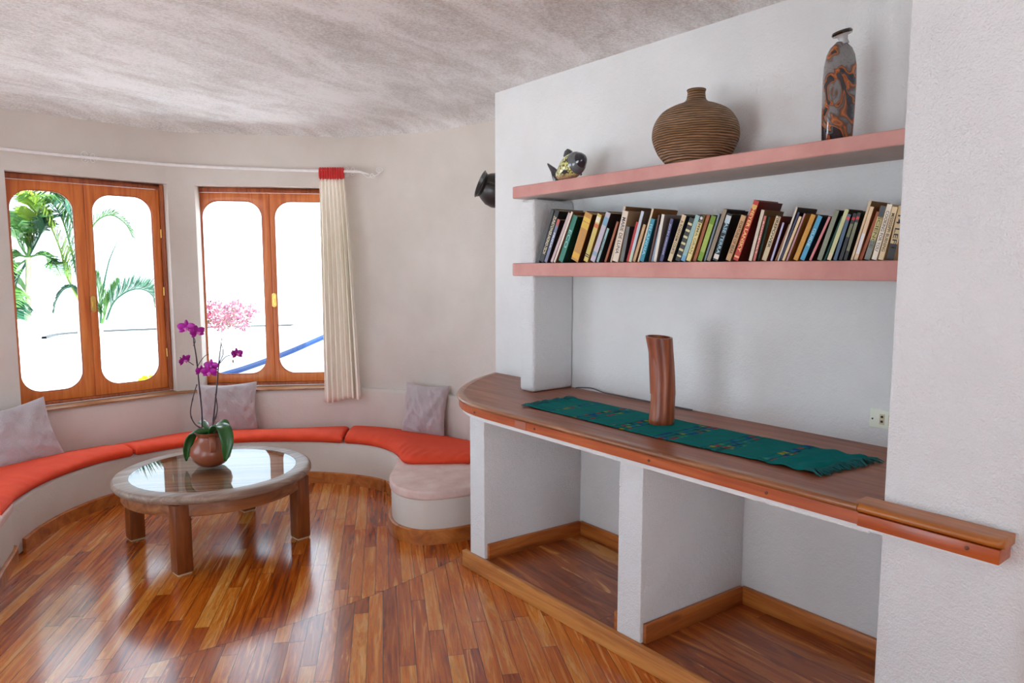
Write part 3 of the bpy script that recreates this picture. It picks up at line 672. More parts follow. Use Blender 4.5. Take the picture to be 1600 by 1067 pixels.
def leaf(pts, w, s0, s1):
    pts = spline([Vector(p) for p in pts], 6); rows = []; k = len(pts)
    for i, p in enumerate(pts):
        t = i/(k-1); ww = w*max(.03, math.sin(math.pi*min(1, (.12+.88*t))))**.55
        d = (pts[min(i+1, k-1)]-pts[max(0, i-1)]).normalized(); q_ = t*t*(3-2*t); sd_ = s0*(1-q_)+s1*q_
        sd_ = (sd_-d*sd_.dot(d)).normalized(); nn_ = sd_.cross(d)
        rows.append([p+sd_*ww*s-nn_*(abs(s)**1.5)*ww*.28 for s in (-1, -.6, -.2, 0, .2, .6, 1)])
    o = MB().grid(rows).build('leaf', LEAF, orc, smooth=True)
    for pl_ in o.data.polygons: pl_.use_smooth = True
    sd_ = o.modifiers.new('thick', 'SOLIDIFY'); sd_.thickness = .003
O = OC; Zv = Vector((0, 0, 1))
leaf([O+Zv*.165, O-rv*.045+Zv*.205, O-rv*.10+Zv*.175, O-rv*.122-hv*.02+Zv*.11, O-rv*.130-hv*.02+Zv*.03], .030, hv, (rv*.8+hv*.6))
leaf([O+Zv*.165, O+rv*.05-hv*.03+Zv*.225, O+rv*.10-hv*.06+Zv*.225, O+rv*.128-hv*.08+Zv*.15, O+rv*.112-hv*.08+Zv*.045], .040, hv, (rv+hv*.25))
leaf([O+Zv*.165, O-rv*.01+Zv*.215, O-rv*.05+hv*.03+Zv*.245, O-rv*.085+hv*.04+Zv*.235], .022, hv, hv+Zv*.5)
leaf([O+Zv*.165, O+rv*.02+hv*.03+Zv*.21, O+rv*.06+hv*.05+Zv*.235, O+rv*.09+hv*.05+Zv*.215], .024, hv, hv+Zv*.6)
leaf([O+Zv*.165, O-rv*.02-hv*.04+Zv*.20, O-rv*.05-hv*.06+Zv*.215, O-rv*.09-hv*.07+Zv*.19], .020, rv+hv, hv+Zv*.4)
leaf([O+Zv*.165, O+rv*.0+hv*.05+Zv*.215, O+rv*.03+hv*.09+Zv*.22], .024, rv, rv+Zv*.3)
def vp(px, py): return at_d(px, py, math.hypot(OC.x, OC.y))
def stem(pp, r0, r1, off=0, nodes=True):
    pts = spline([vp(*p)+hv*off for p in pp], 6); k = len(pts)
    rs = [1.25*(r0+(r1-r0)*i/(k-1))+(.0012 if nodes and i % 7 == 3 else 0) for i in range(k)]
    MB().tube(pts, rs, 7).build('stem', STEM, orc, smooth=True)
stem([(316, 668), (315, 640), (311, 600), (307, 560), (303, 535), (302, 518)], .0036, .0026)
stem([(319, 670), (306, 662), (299, 645), (303, 620), (309, 600)], .0028, .0022, -.01)
stem([(331, 668), (334, 640), (338, 600), (341, 565), (344, 540), (346, 526)], .0038, .0020, .01)
stem([(333, 665), (340, 640), (337, 615)], .0028, .0022, -.005)
stem([(341, 568), (347, 555), (347, 545), (345, 538)], .0022, .0016, .01, False)
stem([(304, 570), (298, 566), (292, 562)], .0018, .0016, -.01, False)
stem([(306, 578), (313, 565), (322, 555), (333, 553)], .0018, .0012, 0, False)
stem([(343, 568), (352, 558), (360, 555), (366, 556)], .0020, .0016, 0, False)
stem([(303, 540), (306, 533), (303, 525)], .0018, .0014, -.008, False)
stem([(292, 562), (286, 560), (282, 558)], .0016, .0014, -.01, False)
def flower(px, py, s, yaw, pitch, roll=0, off=-.01):
    c = vp(px, py)+hv*off
    nrm = (-hv*math.cos(yaw)+rv*math.sin(yaw)); nrm = (nrm*math.cos(pitch)-Vector((0, 0, 1))*math.sin(pitch)).normalized()
    X_ = nrm.cross(Vector((0, 0, 1))).normalized(); X_ = Quaternion(nrm, roll) @ X_; Y_ = X_.cross(nrm)*-1; Y_ = nrm.cross(X_)*-1
    if Y_.z < 0: Y_ = -Y_
    mb = MB()
    for ang, L_, w, lift in ((90, 1.0, .52, -.02), (208, .95, .50, -.02), (332, .95, .50, -.02), (18, 1.05, .95, .05), (162, 1.05, .95, .05)):
        a = math.radians(ang); dr = X_*math.cos(a)+Y_*math.sin(a); sd_ = -X_*math.sin(a)+Y_*math.cos(a); rows = []
        for i in range(9):
            t = i/8; ww = w*.5*s*max(.06, math.sin(math.pi*(.08+.90*t))**.55)
            rows.append([c+dr*(t*L_*s)+sd_*ww*q+nrm*(lift*s+.22*s*math.sin(t*2.2)-.12*s*abs(q)**2) for q in (-1, -.5, 0, .5, 1)])
        mb.grid(rows)
    o = mb.build('flower', PETAL, orc, smooth=True)
    for pl_ in o.data.polygons: pl_.use_smooth = True
    m2 = MB(); tipp = c+nrm*s*.5-Y_*s*.35
    m2.tube([c+nrm*s*.15, c+nrm*s*.45-Y_*s*.05, tipp], [s*.13, s*.16, s*.05], 8); m2.tube([c+nrm*s*.2+X_*s*.1, c+nrm*s*.5+X_*s*.25], [s*.08, s*.03], 6); m2.tube([c+nrm*s*.2-X_*s*.1, c+nrm*s*.5-X_*s*.25], [s*.08, s*.03], 6)
    m2.build('lip', PETL, o, smooth=True)
flower(293, 512, .046, .2, .1); flower(309, 519, .042, .9, .1, .2); flower(289, 562, .036, 1.1, .3, .4); flower(315, 579, .034, .9, .2)
flower(332, 572, .042, -.1, .0); flower(331, 580, .044, .1, .4, 0, -.03); flower(371, 553, .036, .9, -.2); flower(366, 550, .026, -1.2, .2)
for px, py in ((282, 558), (364, 562)):
    c = vp(px, py); MB().tube([c, c+Vector((0, 0, -.008)), c+Vector((0, 0, -.02))], [.003, .0055, .002], 8).build('bud', BUD, orc, smooth=True)

# ------------------------------------------------------------------ things on the counter
# runner cloth
n = NT('teal_woven_cloth'); co = n.coord(); sx = n.n('ShaderNodeSeparateXYZ'); n.set(sx.inputs[0], co)
X_, Y_ = sx.outputs[0], sx.outputs[1]
base = n.mix(n.noise(co, 18, 4), lin((8, 98, 100)), lin((14, 122, 120)))
band = n.ramp(n.math('FRACT', n.math('MULTIPLY', Y_, 4.6)), [(0, (0, 0, 0, 1)), (.5, (0, 0, 0, 1)), (.56, (1, 1, 1, 1)), (.9, (1, 1, 1, 1)), (.95, (0, 0, 0, 1))])
inr = n.math('MULTIPLY', n.math('LESS_THAN', n.math('ABSOLUTE', n.math('ADD', Y_, -.05)), .54), band)
vo = n.n('ShaderNodeTexVoronoi', distance='CHEBYCHEV'); n.set(vo.inputs['Vector'], n.mapp(co, (42, 30, 1))); vo.inputs['Scale'].default_value = 1.0; vo.inputs['Randomness'].default_value = .35
sqf = n.math('LESS_THAN', vo.outputs['Distance'], .36)
hue = n.n('ShaderNodeSeparateColor'); n.set(hue.inputs[0], vo.outputs['Color'])
cc_ = n.ramp(hue.outputs[0], [(0, lin((24, 56, 140))), (.25, lin((30, 110, 160))), (.45, lin((150, 150, 40))), (.6, lin((160, 44, 48))), (.75, lin((12, 60, 66))), (.9, lin((60, 150, 110)))], 'CONSTANT')
c1 = n.mix(n.math('MULTIPLY', n.math('MULTIPLY', sqf, inr), n.math('MULTIPLY', n.math('GREATER_THAN', hue.outputs[1], .3), .95)), base, cc_)
lines = n.math('LESS_THAN', n.math('FRACT', n.math('MULTIPLY', Y_, 33.0)), .3)
c1 = n.mix(n.math('MULTIPLY', n.math('MULTIPLY', lines, inr), .55), c1, lin((8, 52, 60)))
n.base(c1); n.rough(.95); n.b.inputs['Specular IOR Level'].default_value = .1
n.bump(n.math('ADD', n.noise(n.mapp(co, (300, 60, 1)), 1, 2), n.noise(co, 30, 3)), .5, .004); TEAL = n.m
TEALD = mat_plain('teal_fringe', (12, 92, 94), .9, var=.5, vscale=60)
run = thing('table_runner', 'teal woven runner with fringed ends lying on the countertop', 'table runner', (2.2, 1.75, CT))
rows = []; NR = 90
def rpt(t, s):
    y = 2.47+(1.10-2.47)*t; xf = 2.035+.006*math.sin(t*9); xb = 2.345+.006*math.sin(t*7+1)
    x = xf+(xb-xf)*s; x += .01*t
    r_ = max(0, (t-.80)/.20)
    z = CT+.0025+.0012*(1+math.sin(t*40+s*3))*.5+r_*.009*(1+math.sin(t*95+s*8+2*math.sin(s*9)))*.6
    if t < .06: z += .004*(1+math.sin(s*30))*(1-t/.06)
    return (x, y+.015*(s-.5)*(1 if t < .5 else -3), z)
for i in range(NR+1): rows.append([rpt(i/NR, j/24) for j in range(25)])
cl = MB().grid(rows).build('cloth', TEAL, run, smooth=True)
for p in cl.data.polygons: p.use_smooth = True
md = cl.modifiers.new('thick', 'SOLIDIFY'); md.thickness = .002; md.offset = 1
rr = random.Random(9)
for t, sgn in ((0, 1), (1, -1)):
    mb = MB()
    for i in range(95):
        s = i/94; p = Vector(rpt(t, s)); p.z = max(p.z, CT+.004); L_ = rr.uniform(.03, .055); dx = rr.uniform(-.018, .018); hz = rr.uniform(.003, .012 if t else .008)
        mb.tube([p-Vector((0, sgn*.006, 0)), p+Vector((dx*.4, sgn*L_*.5, hz*.5)), Vector((p.x+dx, p.y+sgn*L_, CT+.003+rr.uniform(0, .003)))], [.003, .0028, .0016], 5)
    f_ = mb.build('fringe', TEALD, run, smooth=True); f_['kind'] = 'stuff'
# bamboo vase
n = NT('varnished_bamboo'); co = n.coord()
w_ = n.noise(n.mapp(co, (22, 22, 1.6)), 1, 5, .6, .5)
c1 = n.ramp(w_, [(.32, lin((92, 36, 14))), (.46, lin((132, 58, 24))), (.58, lin((156, 78, 36))), (.72, lin((178, 106, 62)))])
n.base(c1); n.rough(.4); n.b.inputs['Coat Weight'].default_value = .25; n.b.inputs['Coat Roughness'].default_value = .25; n.bump(w_, .1, .001); BAM = n.m
bx_, by_ = 2.235, 1.855
bv = thing('bamboo_vase', 'tall varnished bamboo vase standing on the teal runner', 'vase', (bx_, by_, CT+.0035))
rows = []; seg = 48; HT = .355
for t, r in ((0, .048), (.01, .0505), (.06, .051), (.12, .050), (.2, .049), (.3, .0487), (.36, .0495), (.42, .0485), (.55, .048), (.7, .0485), (.85, .050), (.96, .053), (1.0, .0535)):
    z = CT+.0035+HT*t; off = rv*(-.016*t**1.1+.012*math.sin(math.pi*t)); rows.append([(bx_+off.x+r*math.cos(a_), by_+off.y+r*math.sin(a_), z+(.004*math.sin(a_) if t > .9 else 0)) for a_ in [2*math.pi*j/seg for j in range(seg)]])
for t, r in ((1.0, .045), (.8, .043), (.35, .041)):
    z = CT+.0035+HT*t; off = rv*(-.016*t); rows.append([(bx_+off.x+r*math.cos(a_), by_+off.y+r*math.sin(a_), z+(.004*math.sin(a_) if t > .9 else 0)) for a_ in [2*math.pi*j/seg for j in range(seg)]])
mb = MB().grid(rows, closed=True); mb.f += [list(range(seg)), [len(mb.v)-seg+i for i in range(seg)]]; mb.m += [0, 0]
mb.build('vase_body', BAM, bv, smooth=True)
mb = MB(); mb.grid([[tuple(Vector(p)*1) for p in rows[12]], [tuple(Vector(p)+Vector((0, 0, .0008))) for p in rows[13]]], closed=True)
mb.build('cut_rim', HONEY, bv, smooth=True)
# cable along the wall
pts = spline([Vector(p) for p in ((2.56, 2.70, CT+.004), (2.545, 2.66, CT+.012), (2.555, 2.58, CT+.018), (2.545, 2.48, CT+.010), (2.55, 2.38, CT+.008), (2.555, 2.28, CT+.006), (2.56, 2.15, CT+.004), (2.56, 1.95, CT+.004))], 6)
tag(MB().tube(pts, .0032, 7).build('power_cable', GREYC, smooth=True), 'thin grey cable lying along the wall at the back of the countertop', 'cable')
# socket
so = thing('power_socket', 'cream plastic double power socket on the wall above the countertop', 'socket', (XB, 1.115, .965))
MB().box(XB-.008, XB, 1.052, 1.178, .930, .998).build('cover_plate', SOCK, so, bevel=.003, bseg=3)
for yy in (1.134, 1.103, 1.073):
    ins_ = MB().box(XB-.0095, XB-.006, yy-.009, yy+.009, .945, .983).build('outlet', mat_plain('tan_plastic', (206, 192, 160), .5), so, bevel=.001)
    for z_ in (.956, .973):
        MB().prism([(0, 0), (1, 0), (.5, 1)], 0, 1) if False else MB().box(XB-.0102, XB-.0092, yy-.0045, yy+.0045, z_-.004, z_+.004).build('slot', DARK, ins_, bevel=.0004)
MB().lathe([(.003, 0), (.003, .0015), (.001, .002)], 12, M=Matrix.Translation((XB-.008, 1.167, .962)) @ Matrix.Rotation(-math.pi/2, 4, 'Y')).build('screw', DARK, so)

# ------------------------------------------------------------------ upper shelf objects
def shz(y): return 1.907+(2.885-y)/(2.885-.86)*.009
n = NT('ribbed_brown_ceramic'); co = n.coord(); sx = n.n('ShaderNodeSeparateXYZ'); n.set(sx.inputs[0], co)
zn = n.math('ADD', n.math('MULTIPLY', sx.outputs[2], 108.0), n.math('MULTIPLY', n.noise(n.mapp(co, (8, 8, 24)), 1, 3), 1.6))
rib = n.math('MULTIPLY', n.math('ABSOLUTE', n.math('SUBTRACT', n.math('FRACT', zn), .5)), 2.0)
nz2 = n.noise(n.mapp(co, (20, 20, 90)), 1, 3)
cl_ = n.mix(n.math('MULTIPLY', rib, n.math('ADD', nz2, .15)), lin((42, 28, 18)), lin((196, 150, 104)))
n.base(cl_); n.rough(.55); n.bump(rib, .9, .004); RIB = n.m
vx, vy = 2.395, 1.845; vz = shz(vy)+.001
v1 = thing('ceramic_vase', 'squat brown ribbed ceramic vase with a narrow neck on the upper shelf', 'vase', (vx, vy, vz))
pr = [(.001, 0), (.105, 0), (.118, .008), (.148, .045), (.168, .09), (.172, .125), (.163, .165), (.135, .205), (.095, .228), (.055, .243), (.040, .255), (.036, .270), (.035, .285), (.038, .292), (.036, .296), (.028, .294), (.026, .26), (.001, .25)]
prs = spline([Vector((a, b)) for a, b in pr[1:16]], 3)
MB().lathe([(.001, 0)]+[(p.x, p.y) for p in prs]+pr[16:], 72, (vx, vy, vz)).build('vase_body', RIB, v1, smooth=True)
# bottle
n = NT('swirled_glaze'); co = n.coord()
wv = n.noise(n.mapp(co, (1, 1, .7)), 13, 2.5, .5, 1.4)
zg = n.n('ShaderNodeSeparateXYZ'); n.set(zg.inputs[0], co)
ad = n.math('ADD', wv, n.math('MULTIPLY', n.math('SUBTRACT', .22, zg.outputs[2]), .55))
c1 = n.ramp(ad, [(.0, lin((150, 150, 150))), (.44, lin((132, 130, 130))), (.50, lin((92, 60, 40))), (.53, lin((206, 112, 48))), (.565, lin((34, 30, 36))), (.70, lin((30, 38, 52))), (.78, lin((200, 92, 34))), (.85, lin((24, 20, 22)))])
ctr = n.math('LESS_THAN', n.math('FRACT', n.math('MULTIPLY', ad, 26.0)), .16)
c1 = n.mix(n.math('MULTIPLY', ctr, .45), c1, lin((90, 76, 66)))
n.base(c1); n.rough(.12); n.b.inputs['Coat Weight'].default_value = .8; SW = n.m
gx, gy = 2.405, 1.262; gz = shz(gy)+.001
bt = thing('ceramic_bottle', 'tall glossy bottle with black, orange and grey swirls and flared mouth', 'bottle', (gx, gy, gz))
rows = []; seg = 40
def se(a_, e): return (math.copysign(abs(math.cos(a_))**e, math.cos(a_)), math.copysign(abs(math.sin(a_))**e, math.sin(a_)))
by = Quaternion((0, 0, 1), -math.radians(38)) 
for z, w in ((0, .045), (.004, .049), (.1, .0525), (.2, .054), (.26, .052), (.295, .046), (.318, .036), (.332, .022), (.338, .016)):
    rows.append([Vector((gx, gy, gz+z))+by @ Vector((se(a_, .75)[0]*w, se(a_, .75)[1]*w*.62, 0)) for a_ in [2*math.pi*j/seg for j in range(seg)]])
mb = MB().grid(rows, closed=True); mb.f += [list(range(seg))[::-1]]; mb.m += [0]
mb.build('bottle_body', SW, bt, smooth=True)
Mt = Matrix.Translation((gx+.006, gy-.006, gz+.338)) @ Matrix.Rotation(math.radians(-14), 4, Vector((hv.x, hv.y, 0)))
MB().lathe([(.016, -.006), (.014, .008), (.017, .02), (.026, .028)], 32, M=Mt).build('bottle_neck', mat_plain('pale_grey_glaze', (186, 188, 190), .12, 0, .6), bt, smooth=True)
MB().lathe([(.022, .026), (.031, .024), (.034, .030), (.031, .036), (.022, .037), (.012, .030), (.001, .028)], 32, M=Mt).build('bottle_rim', mat_plain('black_glaze', (14, 14, 16), .1, 0, .8), bt, smooth=True)
# fish
n = NT('fish_scales'); co = n.coord(); vo = n.n('ShaderNodeTexVoronoi', i_Scale=95.0); n.set(vo.inputs['Vector'], co)
c1 = n.ramp(vo.outputs['Distance'], [(.35, lin((222, 220, 150))), (.55, lin((186, 184, 100))), (.68, lin((60, 62, 36)))])
sx = n.n('ShaderNodeSeparateXYZ'); n.set(sx.inputs[0], co)
c1 = n.mix(n.ramp(sx.outputs[2], [(.02, (1, 1, 1, 1)), (.045, (0, 0, 0, 1))]), c1, lin((190, 150, 120)))
n.base(c1); n.rough(.15); n.b.inputs['Coat Weight'].default_value = .7; SCALE = n.m
GLB = mat_plain('blue_black_glaze', (26, 28, 40), .14, 0, .8, .5, 25); GLW = mat_plain('white_glaze', (220, 225, 225), .15, 0, .6); GLS = mat_plain('striped_grey_glaze', (92, 96, 100), .2, 0, .6, .6, 45)
fx, fy = 2.40, 2.60; fz = shz(fy)+.001
fish = thing('ceramic_fish', 'small glazed ceramic fish with black head and tail on the upper shelf', 'figurine', (fx, fy, fz))
fd = (rv*.52-hv*.78+Vector((0, 0, .30))).normalized(); fs = fd.cross(Vector((0, 0, 1))).normalized(); fu = fs.cross(fd)
ctr_ = Vector((fx, fy, fz+.070))
sec = [(-.085, .014, .020), (-.07, .018, .028), (-.045, .026, .040), (-.015, .036, .050), (.02, .042, .054), (.045, .043, .053), (.065, .041, .049)]
def ell(t, w, h_, c=ctr_): return [c+fd*t+fs*math.cos(a_)*w*1.15+fu*math.sin(a_)*h_*1.12 for a_ in [2*math.pi*j/32 for j in range(32)]]
MB().grid([ell(*q) for q in sec], closed=True).build('fish_body', SCALE, fish, smooth=True)
MB().grid([ell(.060, .0425, .0505), ell(.072, .0415, .049), ell(.088, .036, .043), ell(.098, .029, .036)], closed=True).build('gill_band', GLS, fish, smooth=True)
hd_ = MB().grid([ell(.096, .030, .037), ell(.108, .026, .031), ell(.120, .019, .021), ell(.127, .011, .011), ell(.129, .001, .001)], closed=True).build('head', GLB, fish, smooth=True)
for s in (-1, 1):
    e_ = ctr_+fd*.103+fs*.020*s+fu*.016; MB().lathe([(.001, -.007), (.005, -.005), (.007, 0), (.005, .005), (.001, .007)], 14, e_).build('eye', GLW, hd_, smooth=True)
    MB().grid([[ctr_+fd*.03+fs*s*.040-fu*.01, ctr_+fd*.05+fs*s*.040-fu*.025], [ctr_+fd*.0+fs*s*.055-fu*.03, ctr_+fd*.03+fs*s*.05-fu*.045]]).build('side_fin', GLB, fish)
def fin(poly, name, th=.004):
    k = len(poly); a = [ctr_+fd*t+fu*u-fs*th for t, u in poly]; b = [ctr_+fd*t+fu*u+fs*th for t, u in poly]
    MB().add(a+b, [list(range(k)), list(range(k, 2*k))[::-1]]+[(i, (i+1) % k, (i+1) % k+k, i+k) for i in range(k)]).build(name, GLB, fish, bevel=.0015)
fin([(-.075, .02), (-.10, .05), (-.145, .095), (-.150, .088), (-.132, .04), (-.128, -.01), (-.118, -.058), (-.105, -.052), (-.085, -.012)], 'tail_fin')
fin([(.0, .045), (-.012, .07), (.005, .088), (.028, .090), (.045, .072), (.052, .045)], 'dorsal_fin', .008)
fin([(-.05, .032), (-.052, .048), (-.04, .055), (-.028, .045)], 'rear_dorsal_fin')
MB().prism([(fx-.03, fy-.05), (fx+.05, fy-.02), (fx+.07, fy+.12), (fx-.0, fy+.11)], fz, fz+.006).build('stand', GLB, fish, bevel=.002)
MB().tube([Vector((fx, fy+.02, fz+.004)), Vector((fx, fy+.02, fz+.04))], .018, 16).build('stand_post', GLB, fish, smooth=True)

